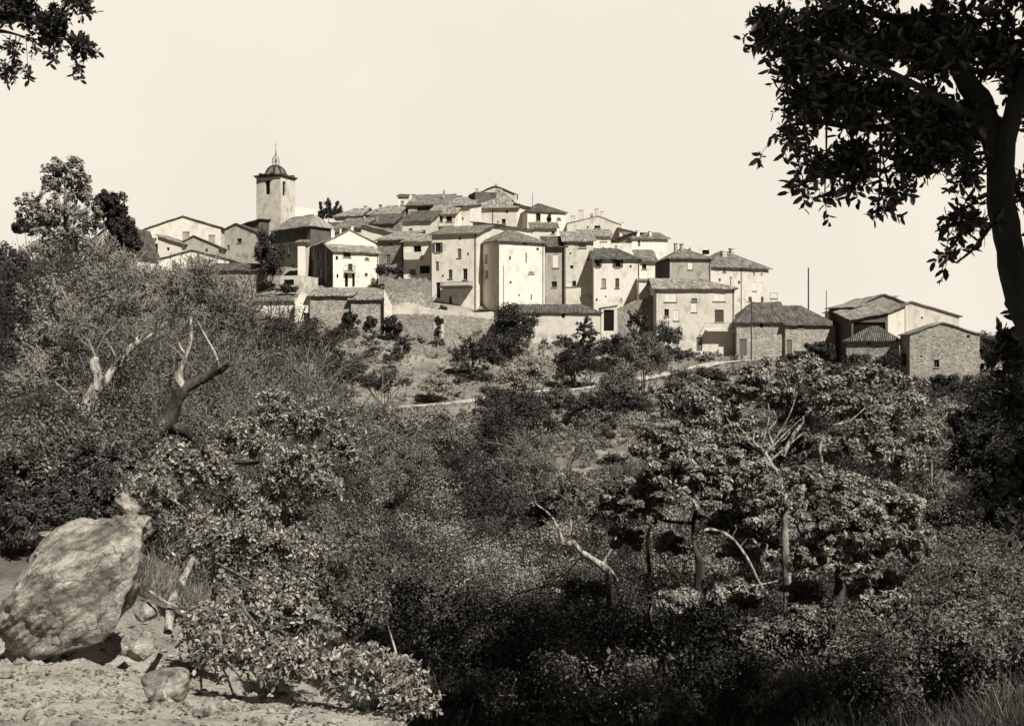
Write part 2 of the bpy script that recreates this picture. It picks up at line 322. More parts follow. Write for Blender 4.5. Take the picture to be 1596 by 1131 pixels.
# ------------------------------------------------------------------ houses
GL = {}
class House:
    def __init__(s, name, label, A, B, eave, base, depth, roof, wall, roofmat=None, wins=(), left=(), right=(), chim=(), over=.42,
                 cat='house', group='village houses', sidemat=None):
        (xa, Ya), (xb, Yb) = A, B
        a = Vector(((xa - CX) / F * Ya, Ya)); b = Vector(((xb - CX) / F * Yb, Yb)); s.a = a
        u = (b - a); s.w = w = u.length; u.normalize(); s.u = u; s.bk = Vector((-u.y, u.x)); s.d = d = depth
        s.zb = (CY - base) / F * Ya - 1.2
        cs = [a, b, a + s.bk * d, b + s.bk * d]; s.zb = min(s.zb, float(H([q.x for q in cs], [q.y for q in cs]).min()) - .6)   # foot below the ground at every corner
        z = (CY - eave) / F * Ya - s.zb; s.z = z
        s.root = empty(name, (a.x, a.y, s.zb), math.atan2(u.y, u.x)); tag(s.root, label, cat, group)
        rt = roof[0]; s.wm = wall; tm = roofmat or tiles(.26); s.rf = None
        def zrow(row, t): return (CY - row) / F * (Ya + t) - s.zb
        o = over; fac = []; front = [(0, z), (w, z)]; lft = [(0, z), (d, z)]; rgt = [(0, z), (d, z)]; bck = [(0, z), (w, z)]
        if rt == 'shed':
            zt = zrow(roof[1], d); k = (zt - z) / d
            fac = [[(-o, -o, z - o * k), (w + o, -o, z - o * k), (w + o, d + .1, zt + .1 * k), (-o, d + .1, zt + .1 * k)]]
            lft = [(0, z), (d, zt)]; rgt = lft; bck = [(0, zt), (w, zt)]; s.hf = lambda S, T: z + T * k
        elif rt == 'gs':
            zt = zrow(roof[1], d / 2); k = (zt - z) / (d / 2)
            fac = [[(-o, -o, z - o * k), (w + o, -o, z - o * k), (w + o, d / 2, zt), (-o, d / 2, zt)],
                   [(w + o, d + o, z - o * k), (-o, d + o, z - o * k), (-o, d / 2, zt), (w + o, d / 2, zt)]]
            lft = [(0, z), (d / 2, zt), (d, z)]; rgt = lft; s.hf = lambda S, T: zt - abs(T - d / 2) * k
        elif rt == 'hip':
            r = min(w, d) / 2; zt = zrow(roof[1], d / 2); k = (zt - z) / (d / 2); zo = z - o * k; ks = roof[2] if len(roof) > 2 else 'lr'
            hl = min(r, w * .45) if 'l' in ks else -o; hr = w - min(r, w * .45) if 'r' in ks else w + o
            fl, fr = (-o, w + o)
            fac = [[(fl, -o, zo), (fr, -o, zo), (hr, d / 2, zt), (hl, d / 2, zt)], [(fr, d + o, zo), (fl, d + o, zo), (hl, d / 2, zt), (hr, d / 2, zt)]]
            if 'l' in ks: fac.append([(fl, d + o, zo), (fl, -o, zo), (hl, d / 2, zt)])
            else: lft = [(0, z), (d / 2, zt), (d, z)]
            if 'r' in ks: fac.append([(fr, -o, zo), (fr, d + o, zo), (hr, d / 2, zt)])
            else: rgt = [(0, z), (d / 2, zt), (d, z)]
            s.hf = lambda S, T: zt - abs(T - d / 2) * k
        elif rt == 'gf':
            sa = s.fs(roof[1]); Yp = a.y + u.y * sa; za = (CY - roof[2]) / F * Yp - s.zb; zr = (CY - roof[3]) / F * Yb - s.zb
            kl = (za - z) / sa; kr = (za - zr) / (w - sa)
            fac = [[(-o, d + .1, z - o * kl), (-o, -o * .6, z - o * kl), (sa, -o * .6, za), (sa, d + .1, za)],
                   [(w + o, -o * .6, zr - o * kr), (w + o, d + .1, zr - o * kr), (sa, d + .1, za), (sa, -o * .6, za)]]
            front = [(0, z), (sa, za), (w, zr)]; bck = front; rgt = [(0, zr), (d, zr)]
            s.hf = lambda S, T: za - (sa - S) * kl if S < sa else za - (S - sa) * kr
        elif rt == 'slope':      # one plane tilting sideways: eave row at the left, roof[1] at the right, roof[2] back rise in metres
            zr = (CY - roof[1]) / F * Yb - s.zb; k = (zr - z) / w; q = roof[2] / d
            fac = [[(-o, -o, z - o * k - o * q), (w + o, -o, zr + o * k - o * q), (w + o, d, zr + o * k + d * q), (-o, d, z - o * k + d * q)]]
            front = [(0, z), (w, zr)]; lft = [(0, z), (d, z + d * q)]; rgt = [(0, zr), (d, zr + d * q)]; bck = [(0, z + d * q), (w, zr + d * q)]
            s.hf = lambda S, T, k=k, q=q: z + S * k + T * q
        else:
            s.hf = lambda S, T: z
        mb = MB()
        s.holes = []
        s.face(mb, front, lambda p, q, e: (p, e, q), [(kk, ) + s.px_front(*ww) for kk, *ww in wins], w, 1)
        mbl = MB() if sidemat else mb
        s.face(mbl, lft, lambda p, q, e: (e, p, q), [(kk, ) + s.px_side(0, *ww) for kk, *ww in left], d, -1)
        s.face(mb, rgt, lambda p, q, e: (w - e, p, q), [(kk, ) + s.px_side(w, *ww) for kk, *ww in right], d, 1)
        s.face(mb, bck, lambda p, q, e: (p, d - e, q), [], w, -1)
        if rt == 'flat': mb.box((0.003, 0.003, z - .35), (w - .003, d - .003, z - .25))
        s.walls = mb.build('wall', wall, s.root)
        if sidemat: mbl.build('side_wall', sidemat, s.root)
        if fac:
            mb = MB()
            for f in fac:
                f = [Vector(q) + Vector((0, 0, .03)) for q in f]; th = Vector((0, 0, .13)); up = [q + th for q in f]
                along = (f[1] - f[0]).normalized() if len(f) == 3 or rt != 'gf' else Vector((0, 1, 0))
                if rt == 'gf': along = Vector((0, 1, 0))
                uvs = [(q.dot(along), (q - along * q.dot(along)).length) for q in f]
                ph = w * 7.3 + d; sag = random.uniform(.02, .1)
                def wv(q): return Vector((q.x, q.y, q.z - sag * math.sin(math.pi * min(max(q.x / w, 0), 1)) * math.sin(math.pi * min(max(q.y / d, 0), 1)) + .03 * math.sin(q.x * 2.1 + q.y * 1.3 + ph) + .02 * math.sin(q.x * 5.3 - q.y * 3.1 + ph)))
                def uvf(q, along=along): return (q.dot(along), (q - along * q.dot(along)).length)
                tri = len(f) == 3; p0, p1 = f[0], f[1]; p2, p3 = (f[2], f[2]) if tri else (f[2], f[3]); nu = max(3, int((p1 - p0).length / .8)); nv_ = 5
                g = [[p0.lerp(p1, a / nu).lerp(p3.lerp(p2, a / nu), c / nv_) for a in range(nu + 1)] for c in range(nv_ + 1)]
                for c in range(nv_):
                    for a in range(nu):
                        q4 = [g[c][a], g[c][a + 1], g[c + 1][a + 1], g[c + 1][a]]
                        if tri and c == nv_ - 1: q4 = q4[:3]
                        u4 = [uvf(q) for q in q4]; w4 = [wv(q) for q in q4]
                        mb.poly([q + th for q in w4], u4); mb.poly(w4[::-1], u4[::-1])
                rim = [(g[0][a], g[0][a + 1]) for a in range(nu)] + [(g[c][nu], g[c + 1][nu]) for c in range(nv_)] + [(g[c + 1][0], g[c][0]) for c in range(nv_)] + ([] if tri else [(g[nv_][a + 1], g[nv_][a]) for a in range(nu)])
                for q, r_ in rim: q, r_ = wv(q), wv(r_); mb.poly([q, r_, r_ + th, q + th], [uvf(q), uvf(r_), uvf(r_), uvf(q)])
            s.rf = mb.build('roof', tm, s.root)
        for hkind, S0, S1, Z0, Z1, M, dr in s.holes: s.fill(hkind, S0, S1, Z0, Z1, M, dr)
        for c in chim: s.chimney(*c)
        GL[name + label] = s
    def fs(s, px):
        k = (px - CX) / F; return (k * s.a.y - s.a.x) / (s.u.x - k * s.u.y)
    def px_front(s, cx, cy, w, h):
        s0, s1 = s.fs(cx - w / 2), s.fs(cx + w / 2); Yp = s.a.y + s.u.y * (s0 + s1) / 2
        return s0, s1, (CY - cy - h / 2) / F * Yp - s.zb, (CY - cy + h / 2) / F * Yp - s.zb
    def px_side(s, off, cx, cy, w, h):
        p = s.a + s.u * off; r = []
        for q in (cx - w / 2, cx + w / 2):
            k = (q - CX) / F; r.append((k * p.y - p.x) / (s.bk.x - k * s.bk.y))
        r.sort(); r = [min(max(q, .3), s.d - .3) for q in r]; Yp = p.y + s.bk.y * (r[0] + r[1]) / 2
        return r[0], r[1], (CY - cy - h / 2) / F * Yp - s.zb, (CY - cy + h / 2) / F * Yp - s.zb
    def face(s, mb, prof, M, holes, W_, dr):
        zm = min(q[1] for q in prof); hs = []
        for hk, s0, s1, z0, z1 in holes:
            s0 = max(s0, .08); s1 = min(s1, W_ - .08); z1 = min(z1, zm - .06)
            if s1 - s0 > .1 and z1 - z0 > .1: hs.append((s0, s1, z0, z1)); s.holes.append((hk, s0, s1, z0, z1, M, dr))
        xs = sorted({0, W_} | {q for h in hs for q in h[:2]}); zs = sorted({0, zm} | {q for h in hs for q in h[2:]})
        for i in range(len(xs) - 1):
            for j in range(len(zs) - 1):
                cx, cz = (xs[i] + xs[i + 1]) / 2, (zs[j] + zs[j + 1]) / 2
                if any(h[0] < cx < h[1] and h[2] < cz < h[3] for h in hs): continue
                q = [M(xs[i], zs[j], 0), M(xs[i + 1], zs[j], 0), M(xs[i + 1], zs[j + 1], 0), M(xs[i], zs[j + 1], 0)]
                mb.poly(q if dr > 0 else q[::-1])
        top = [(0, zm), (W_, zm)] + [q for q in prof[::-1]]
        t2 = []
        for q in top:
            if not t2 or (abs(q[0] - t2[-1][0]) > 1e-5 or abs(q[1] - t2[-1][1]) > 1e-5): t2.append(q)
        if abs(t2[0][0] - t2[-1][0]) < 1e-5 and abs(t2[0][1] - t2[-1][1]) < 1e-5: t2.pop()
        if len(t2) > 2: mb.poly([M(q[0], q[1], 0) for q in (t2 if dr > 0 else t2[::-1])])
        for s0, s1, z0, z1 in hs:
            e = .28
            for (p, q), (p2, q2) in (((s0, z0), (s1, z0)), ((s1, z0), (s1, z1)), ((s1, z1), (s0, z1)), ((s0, z1), (s0, z0))):
                mb.poly([M(p, q, 0), M(p2, q2, 0), M(p2, q2, e), M(p, q, e)])
    def fill(s, kd, s0, s1, z0, z1, M, dr):
        def bx(mb, a0, a1, b0, b1, e0, e1):
            c0, c1 = M(a0, b0, e0), M(a1, b1, e1)
            mb.box([min(p, q) for p, q in zip(c0, c1)], [max(p, q) for p, q in zip(c0, c1)])
        nm = {'D': 'door', 'O': 'doorway'}.get(kd, 'window')
        mb = MB()
        if kd in 'dnO':
            bx(mb, s0, s1, z0, z1, .27, .30); w_ = mb.build(nm, DARK, s.root)
            if kd != 'O' and s1 - s0 > .45:
                fr = MB(); t = .06
                bx(fr, s0, s0 + t, z0, z1, .2, .262); bx(fr, s1 - t, s1, z0, z1, .2, .262)
                bx(fr, s0 + t, s1 - t, z0, z0 + t, .2, .262); bx(fr, s0 + t, s1 - t, z1 - t, z1, .2, .262)
                m_ = (s0 + s1) / 2; bx(fr, m_ - .025, m_ + .025, z0 + t, z1 - t, .2, .262); fr.build('frame', paint(.12), w_)
        else:
            v = {'g': .16, 'w': .85, 'D': .14, 'm': .35, 'k': .07}[kd]; e = .05 if kd == 'w' else .12
            n = max(2, int((s1 - s0) / .3)) if kd != 'w' else 2
            for k in range(n):
                p0 = s0 + (s1 - s0) * k / n; p1 = s0 + (s1 - s0) * (k + 1) / n; bx(mb, p0 + .012, p1 - .012, z0, z1, e, e + .05)
            bx(mb, s0, s1, z0, z1, e + .055, e + .08); w_ = mb.build(nm, paint(v), s.root)
        if kd == 'n':
            hw = (s1 - s0) * .5
            for p, q in ((s0 - hw, s0), (s1, s1 + hw)):
                sh = MB(); bx(sh, p + .01, q - .01, z0, z1, -.06, -.015); sh.build('shutter', paint(.09), s.root)
        if nm == 'window' and s1 - s0 > .5:
            si = MB(); bx(si, s0 - .1, s1 + .1, z0 - .12, z0 - .005, -.1, .0 - .002); si.build('sill', paint(.3, 'stone_sill'), w_)
    def chimney(s, px, top, w, h=None, t=None, cap=True, mat=None):
        t = s.d * .5 if t is None else t; q = s.a + s.bk * t; k = (px - CX) / F
        S = (k * q.y - q.x) / (s.u.x - k * s.u.y); Yp = q.y + s.u.y * S; z = (CY - top) / F * Yp - s.zb; hw = w / F * Yp / 2
        S = min(max(S, hw), s.w - hw)
        zr = s.hf(S, t) - .5; mb = MB(); mb.box((S - hw, t - .3, zr), (S + hw, t + .3, z - .12))
        if cap: mb.box((S - hw - .07, t - .37, z - .12), (S + hw + .07, t + .37, z))
        else: mb.box((S - hw * .5, t - .15, z - .12), (S + hw * .5, t + .15, z + .2))
        mb.build('chimney', mat or s.wm, s.rf or s.root)
    def balcony(s, x0, x1, floor, depth, railh=.95, solid=False, v=.5, slab=.16, bars=True, rail_v=.12):
        s0, s1 = s.fs(x0), s.fs(x1); Yp = s.a.y + s.u.y * (s0 + s1) / 2; z = (CY - floor) / F * Yp - s.zb
        mb = MB(); mb.box((s0, -depth, z - slab), (s1, -.003, z)); b = mb.build('balcony', plaster(v, .4), s.root)
        rl = MB()
        if solid:
            rl.box((s0, -depth, z + .003), (s1, -depth + .1, z + railh)); rl.box((s0, -depth + .103, z + .003), (s0 + .1, -.004, z + railh)); rl.box((s1 - .1, -depth + .103, z + .003), (s1, -.004, z + railh))
        else:
            rl.box((s0, -depth, z + railh - .06), (s1, -depth + .05, z + railh))
            for k in range(int((s1 - s0) / .16) + 1):
                q = s0 + (s1 - s0 - .03) * k / int((s1 - s0) / .16); rl.box((q, -depth + .01, z + .003), (q + .03, -depth + .04, z + railh - .063))
            for q in (s0, s1 - .04): rl.box((q, -depth + .053, z + railh - .06), (q + .04, -.004, z + railh))
        rl.build('railing', plaster(v, .4) if solid else paint(rail_v, 'iron'), b); return b
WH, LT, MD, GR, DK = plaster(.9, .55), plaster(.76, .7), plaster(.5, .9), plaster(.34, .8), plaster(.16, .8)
S1, S2, S3 = stone(.4, 4.6), stone(.3, 4.6), stone(.5, 4.6)
T1, T2, T3 = tiles(.18), tiles(.31), tiles(.45)
hs = House
# --- far left
hs('farmhouse', 'white gabled house behind the big left tree, with a slim chimney', (148, 150), (187, 149), 372, 500, 9, ('gf', 174, 350, 385), WH, T1, chim=((164, 343, 5, 0, .6),))
hs('cottage', 'small white cottage among trees at the far left edge', (48, 130), (74, 130), 385, 520, 6, ('gs', 374), WH, T2, wins=(('d', 64, 395, 6, 5),))
hs('house', 'house with long plain grey roof sloping left beside the dark cypress', (190, 172), (232, 172), 404, 470, 12, ('slope', 382, .8), LT, T2)
hs('large_house', 'broad pale gabled house on the skyline left of the church tower', (227, 186), (344, 186), 357, 470, 14, ('gf', 286, 337.5, 355), WH, T2, over=.4)
hs('annex', 'low white annex at the left foot of the broad pale gabled house', (216, 183), (232, 183), 373, 425, 5, ('shed', 371), WH, T3)
hs('house', 'weathered low house with two squat chimneys below the broad gable', (283, 176), (340, 176), 378, 425, 6, ('gf', 303, 368, 384), MD, T3, chim=((278, 361, 9, 0, .8), (330, 366, 8, 0, .8)), wins=(('k', 322, 390, 4, 5),))
hs('house', 'little house with one-sided roof left of the two squat chimneys', (246, 174), (283, 174), 368, 425, 5, ('slope', 380, .5), LT, T3, wins=(('d', 262, 388, 4, 5),))
hs('house', 'white gabled house with thin dark verge behind bare branches', (250, 165), (357, 165), 404, 455, 9, ('gf', 299, 390.5, 405), WH, T1, over=.35, wins=(('d', 296, 385 + 22, 5, 6), ('d', 330, 414, 5, 6)))
hs('chapel', 'weathered gable building with a small round window left of the church tower', (350, 180), (399, 179), 358, 425, 9, ('gf', 369, 349, 362), MD, T1, wins=(('d', 373, 375, 7, 7), ('g', 356, 386, 4, 8)))
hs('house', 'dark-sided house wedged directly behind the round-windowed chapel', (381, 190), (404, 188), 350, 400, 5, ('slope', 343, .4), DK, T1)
hs('house', 'rough stone house with straight dark eave below the round-windowed chapel', (326, 160), (398, 160), 421, 470, 7, ('gs', 412), S1, T1, wins=(('d', 345, 436, 4, 6),))
hs('shed', 'lower stone shed with dark straight eave behind bare branches', (322, 150), (388, 150), 472, 560, 6, ('shed', 465), S1, T1, wins=(('d', 352, 483, 6, 7),), cat='shed')
# --- church
ch = hs('church_nave', 'white church building right of the bell tower, with one tall window', (428, 192), (494, 194), 332, 370, 8, ('flat',), WH, wins=(('g', 455, 336.5, 7, 9),), cat='church', over=.2)
ch2 = MB()
# stepped gable on top of the nave wall
z0 = ch.z; w_ = ch.w
ch2.poly([(0, 0, z0 + .003), (w_, 0, z0 + .003), (w_ * .93, 0, z0 + 1.1), (w_ * .45, 0, z0 + 1.1), (w_ * .3, 0, z0 + 1.5), (w_ * .22, 0, z0 + 1.2)])
ch2.poly([(0, .5, z0 + .003), (w_ * .22, .5, z0 + 1.2), (w_ * .3, .5, z0 + 1.5), (w_ * .45, .5, z0 + 1.1), (w_ * .93, .5, z0 + 1.1), (w_, .5, z0 + .003)])
pr = [(0, z0), (w_ * .22, z0 + 1.2), (w_ * .3, z0 + 1.5), (w_ * .45, z0 + 1.1), (w_ * .93, z0 + 1.1), (w_, z0)]
for p, q in zip(pr, pr[1:]): ch2.poly([(p[0], 0, p[1]), (p[0], .5, p[1]), (q[0], .5, q[1]), (q[0], 0, q[1])])
ch2.build('gable', WH, ch.root)
def tower():
    A, B = (399.5, 191.), (437.5, 189.0)
    t = hs('bell_tower', 'square pale bell tower with domed roof and iron bell cage', A, B, 276, 380, 4.3, ('flat',), LT,
           wins=(('O', 417, 292, 7.5, 22),), right=(('O', 443, 294, 5, 22),), cat='bell tower', group=None)
    w, d, z = t.w, t.d, t.z
    mb = MB(); mb.box((-.35, -.35, z + .002), (w + .35, d + .35, z + .22)); mb.box((-.18, -.18, z - .2), (w + .18, -.002, z - .002)); mb.box((w + .002, -.18, z - .2), (w + .18, d + .18, z - .002))
    mb.build('cornice', paint(.1, 'dark_stone'), t.root)
    mb = MB(); n = 8; rings = []
    hw_ = w / 2; rings = [(hw_ + .28, z + .225), (hw_ * .72, z + .42), (hw_ * .62, z + .6), (hw_ * .58, z + .9), (hw_ * .51, z + 1.25), (hw_ * .4, z + 1.6), (hw_ * .3, z + 1.88), (.2, z + 2.05), (.2, z + 2.25)]; cx, cy = w / 2, d / 2
    def oct_(r): return [(cx + math.copysign(r, math.cos(a)) * min(1, abs(math.cos(a)) * 1.32), cy + math.copysign(r, math.sin(a)) * min(1, abs(math.sin(a)) * 1.32)) for a in [math.pi / 8 + i * math.pi / 4 for i in range(8)]]
    for (r0, a0), (r1, a1) in zip(rings, rings[1:]):
        p, q = oct_(r0), oct_(r1)
        for i in range(8):
            j = (i + 1) % 8; mb.poly([(*p[i], a0), (*p[j], a0), (*q[j], a1), (*q[i], a1)], [(i, a0), (i + 1, a0), (i + 1, a1), (i, a1)])
    dome = mb.build('dome', plaster(.2, .5), t.root)
    rb = MB()
    for i in range(8):
        for (r0, a0), (r1, a1) in zip(rings[:-1], rings[1:]):
            p, q = oct_(r0 + .04)[i], oct_(r1 + .04)[i]; rb.box((min(p[0], q[0]) - .09, min(p[1], q[1]) - .04, a0), (max(p[0], q[0]) + .04, max(p[1], q[1]) + .04, a1 + .03))
    rb.build('rib', paint(.07, 'dark_stone'), dome)
    # iron bell cage (campanile)
    cage = MB(); zb = z + 2.2; R = .62
    def bar(p, q, r=.05):
        p, q = Vector(p), Vector(q); d_ = (q - p).normalized(); s_ = d_.orthogonal().normalized() * r; t_ = d_.cross(s_).normalized() * r
        A_ = [p + s_, p + t_, p - s_, p - t_]; B_ = [q + s_, q + t_, q - s_, q - t_]
        for i in range(4): cage.poly([A_[i], A_[(i + 1) % 4], B_[(i + 1) % 4], B_[i]])
    for i in range(6):
        a = i * math.pi / 3; pt = lambda r, zz, a=a: (cx + r * math.cos(a), cy + r * math.sin(a), zz)
        prof = [(R, zb - .2), (R * 1.05, zb + .9), (R * .95, zb + 1.2), (R * .55, zb + 1.55), (R * .2, zb + 1.8), (.03, zb + 2.7)]
        for (r0, a0), (r1, a1) in zip(prof, prof[1:]): bar(pt(r0, a0), pt(r1, a1))
        a2 = (i + 1) * math.pi / 3
        for zz in (zb + .1, zb + .55, zb + 1.1): bar((cx + R * math.cos(a), cy + R * math.sin(a), zz), (cx + R * math.cos(a2), cy + R * math.sin(a2), zz), .03)
    bar((cx, cy, zb + 2.4), (cx, cy, zb + 4.0), .04); bar((cx - .26, cy, zb + 3.5), (cx + .26, cy, zb + 3.5), .04)
    cage.build('iron_cage', paint(.3, 'iron'), t.root)
    bell = MB()
    pr = [(.0, .5), (.14, .48), (.2, .2), (.32, .0)]
    for (r0, a0), (r1, a1) in zip(pr, pr[1:]):
        for i in range(10):
            a, b = i * .6283, (i + 1) * .6283
            bell.poly([(cx + r0 * math.cos(a), cy + r0 * math.sin(a), zb + .6 + a0), (cx + r0 * math.cos(b), cy + r0 * math.sin(b), zb + .6 + a0), (cx + r1 * math.cos(b), cy + r1 * math.sin(b), zb + .6 + a1), (cx + r1 * math.cos(a), cy + r1 * math.sin(a), zb + .6 + a1)])
    bell.build('bell', paint(.06, 'bronze'), t.root)
tower()
# --- left cluster
hs('tall_house', 'tall shaded house with pale hipped roof below the bell tower', (426, 182), (484, 175), 358, 460, 4.5, ('hip', 342), DK, T3, wins=(('g', 438, 385, 4, 12), ('g', 452, 388, 4, 13), ('g', 438, 415, 4, 12), ('g', 456, 418, 4, 12)), chim=((463, 341, 5, 0, 3),))  # dark wall render stands in for the shade on this face
hs('shed', 'little open stone shed with white lintel left of the tall shaded white-edged house', (437, 156), (470, 155), 430, 470, 5, ('flat',), LT, wins=(('O', 450, 440, 16, 9),), cat='shed')
hs('narrow_house', 'narrow bright wall strip left of the long shaded facade', (464, 168), (476, 168), 378, 450, 4, ('shed', 375), WH, T2)
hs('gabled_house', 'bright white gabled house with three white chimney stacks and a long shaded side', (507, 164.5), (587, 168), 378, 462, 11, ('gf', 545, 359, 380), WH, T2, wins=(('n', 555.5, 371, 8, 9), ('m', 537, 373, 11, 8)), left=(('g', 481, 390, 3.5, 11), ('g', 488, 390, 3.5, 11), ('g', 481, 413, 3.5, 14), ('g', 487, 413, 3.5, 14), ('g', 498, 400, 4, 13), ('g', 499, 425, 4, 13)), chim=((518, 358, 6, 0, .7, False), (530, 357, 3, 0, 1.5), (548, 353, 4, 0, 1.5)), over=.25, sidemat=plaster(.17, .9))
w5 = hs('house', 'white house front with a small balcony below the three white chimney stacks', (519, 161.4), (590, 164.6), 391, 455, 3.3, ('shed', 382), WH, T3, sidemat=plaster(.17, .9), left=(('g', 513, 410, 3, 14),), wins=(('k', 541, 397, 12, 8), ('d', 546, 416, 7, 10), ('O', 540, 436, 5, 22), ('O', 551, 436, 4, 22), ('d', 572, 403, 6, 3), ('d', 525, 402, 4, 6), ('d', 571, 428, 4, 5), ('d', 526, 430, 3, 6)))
w5.balcony(536, 553, 424, .7)
hs('house', 'stone house with one green shuttered window beside the loggia house', (588, 168), (626, 166.5), 375, 440, 7, ('shed', 363), S1, T3, wins=(('g', 605, 403, 6, 13), ('d', 608, 380, 4, 3)))
lg = hs('loggia_house', 'white house with dark open loggia and deep shaded balcony', (629, 165), (671, 164), 377, 440, 6, ('shed', 366), WH, T3, wins=(('O', 650.5, 392, 12, 19), ('O', 662, 420, 16, 12), ('g', 643, 424, 10, 9)))  # lower right opening is a dark sheet for the balcony's shade
lg.balcony(634, 660, 404, 1.3, solid=True, v=.75)
hs('house', 'house with dark low roof stepped under the skyline behind the loggia house', (627, 179), (670, 178), 345, 385, 6, ('shed', 331), LT, T1, wins=(('d', 660, 361, 6, 6), ('g', 640, 360, 6, 8)))
hs('house', 'pale roofed house left of the summit row, right of the skyline trees', (523, 192), (562, 191), 337, 385, 8, ('hip', 326, 'l'), LT, T3, chim=((592, 320, 4, 0, 3),))
hs('house', 'long house under the summit with pale sloping roof beside the small square turret', (560, 194), (621, 192), 335, 380, 9, ('hip', 323, 'l'), GR, T3, chim=((588, 328, 3, 0, 1), (593, 319, 3, 0, 4)))
hs('house', 'dark roofed house in the middle of the roofs right of the skyline trees', (566, 186), (612, 185), 349, 380, 6, ('shed', 335), GR, T1, chim=((588, 335, 3, 0, 1),))
hs('house', 'low house with dark roofs just left of the white chimney stacks', (490, 180), (524, 180), 362, 400, 6, ('shed', 348), MD, T1)
hs('house', 'house with mossy roof above the white chimney stacks', (524, 182), (563, 181), 356, 390, 6, ('shed', 342), LT, T2)
hs('house', 'white sloping gable above the stone shuttered house', (563, 176), (626, 174), 350, 400, 6, ('slope', 367, .2), WH, T3, wins=(('d', 586, 362, 5, 3),))
hs('turret', 'small square white turret with dark cap at the left end of the summit', (620, 196), (635, 196), 307, 350, 3, ('shed', 304), WH, T1, over=.25, wins=(('m', 627, 316, 5, 6),))
hs('summit_house', 'long summit house with flat greenish roof and dark eaves', (636, 195), (694, 194), 320, 360, 8, ('shed', 305), MD, T2, wins=(('k', 660, 326, 20, 8),), chim=((641, 303, 5, 0, 3), (692, 297, 3, 0, 4, False)))
hs('summit_house', 'summit house with pale roof between the greenish roof and tall dark wall', (694, 194), (736, 193), 319, 360, 7, ('shed', 309), LT, T3, wins=(('k', 730, 325, 5, 7),))
hs('cottage', 'low cottage with dark flat roof peeking over the summit pale roof', (696, 203), (716, 203), 309, 350, 4, ('shed', 306), LT, T1)
ar = hs('house', 'house with two dark loggia windows and a planted balcony', (670, 184), (709, 183), 334, 400, 4, ('shed', 321), WH, T3, wins=(('d', 686, 341, 8, 9), ('d', 700, 341, 9, 9), ('g', 698, 382, 4, 8)))
ar.balcony(680, 709, 353, 1.1, railh=.8, rail_v=.06, v=.3)
hs('house', 'plain pale wall house right of the two dark loggia windows', (709, 186), (732, 185), 322, 400, 5, ('shed', 319), WH, T3, wins=(('g', 721, 341, 3, 5),))
hs('hilltop_house', 'highest house with pale low gable roof and thick dark eave', (740, 196), (806, 195), 322, 380, 8, ('hip', 296), LT, T3, wins=(('d', 790, 330, 3, 5), ('d', 785, 345, 6, 8), ('g', 776, 346, 3, 3)), chim=((743, 294, 4, 0, .8), (804, 303, 3, 0, .6)), over=.5)
hs('house', 'pale bare gable rising behind the highest house eave', (742, 203), (804, 203), 303, 350, 6, ('gf', 772, 290, 303), LT, T3, chim=((773, 286.5, 3.5, 0, .5),))
hs('narrow_house', 'narrow tall dark box standing in for the shaded left side of the highest house', (730, 200), (741, 196), 304, 380, 4, ('flat',), DK)  # dark plaster puts the shade of the highest house's side into colour
hs('narrow_house', 'narrow white gable between the highest house and dark hipped roof', (805, 195), (823, 195), 318, 370, 5, ('slope', 323, .2), WH, T3)
hs('house', 'white house with dark hipped roof and one tall dark window on the skyline', (822, 192), (882, 194), 329, 380, 8, ('hip', 317), WH, T1, wins=(('d', 839, 338, 7, 12), ('k', 871, 341, 6, 3)), over=.3)
hs('house', 'low house with broad eave below the dark hipped skyline roof', (828, 183), (868, 183), 356, 395, 6, ('shed', 348), LT, T2, wins=(('d', 862, 362, 5, 4),))
hs('house', 'house of rough pale wall between white chimneys above the big white block', (776, 182), (828, 182), 352, 395, 5, ('slope', 358, .2), WH, T2, wins=(('k', 808, 354, 20, 4),))
hs('house', 'white house behind the tall balcony house, with narrow dark roof edge', (737, 175), (778, 174), 347, 400, 5, ('slope', 351, .2), WH, T1)
tb = hs('tall_house', 'tall white house with long wooden balcony and shaded porch', (673, 160), (743, 158), 366, 490, 7, ('shed', 355), WH, T2, wins=(('n', 682, 385.5, 8, 15), ('g', 716, 394.5, 6, 14), ('g', 681.5, 415, 5, 15), ('k', 702, 427, 6, 14), ('d', 725, 427, 7, 17), ('O', 683, 452, 7, 24), ('D', 702, 470, 5, 17), ('d', 716.5, 371.5, 3.5, 5), ('d', 729, 396, 3, 5), ('d', 690, 430, 3, 4)))
tb.balcony(691, 737, 446, 1.7, railh=.5, rail_v=.06, v=.1, slab=.3)
bl = hs('large_house', 'largest bright white blank-walled house at the centre of the village', (778, 155), (849, 158.3), 374, 500, 8, ('hip', 358), WH, T2, wins=(('d', 818, 378, 5, 5), ('m', 820, 402, 2.5, 16), ('d', 809, 460, 3, 3), ('g', 828, 463, 2, 9), ('m', 828, 425, 8, 3), ('d', 795, 402, 3, 5), ('d', 796, 440, 3, 4), ('d', 838, 388, 4, 4)), left=(('m', 758, 403, 4, 13), ('m', 759, 427, 4, 12)))
hs('narrow_house', 'narrow grey house with pale shutter right of the blank-walled central house', (849.5, 159), (879, 159), 384, 490, 6, ('shed', 370), MD, T1, wins=(('w', 866, 407, 9, 20), ('d', 864, 443, 8, 9)), over=.6)
hs('house', 'patched plaster house with small square windows at the village centre right', (879.5, 158.5), (925, 158.5), 376, 490, 7, ('shed', 362), LT, T3, wins=(('m', 908, 382, 11, 8), ('d', 891, 416, 5, 5), ('d', 895, 442, 6, 9), ('w', 887, 443, 7, 7), ('d', 905, 466, 2, 7), ('d', 917, 404, 3, 4), ('d', 889, 395, 3, 3)))
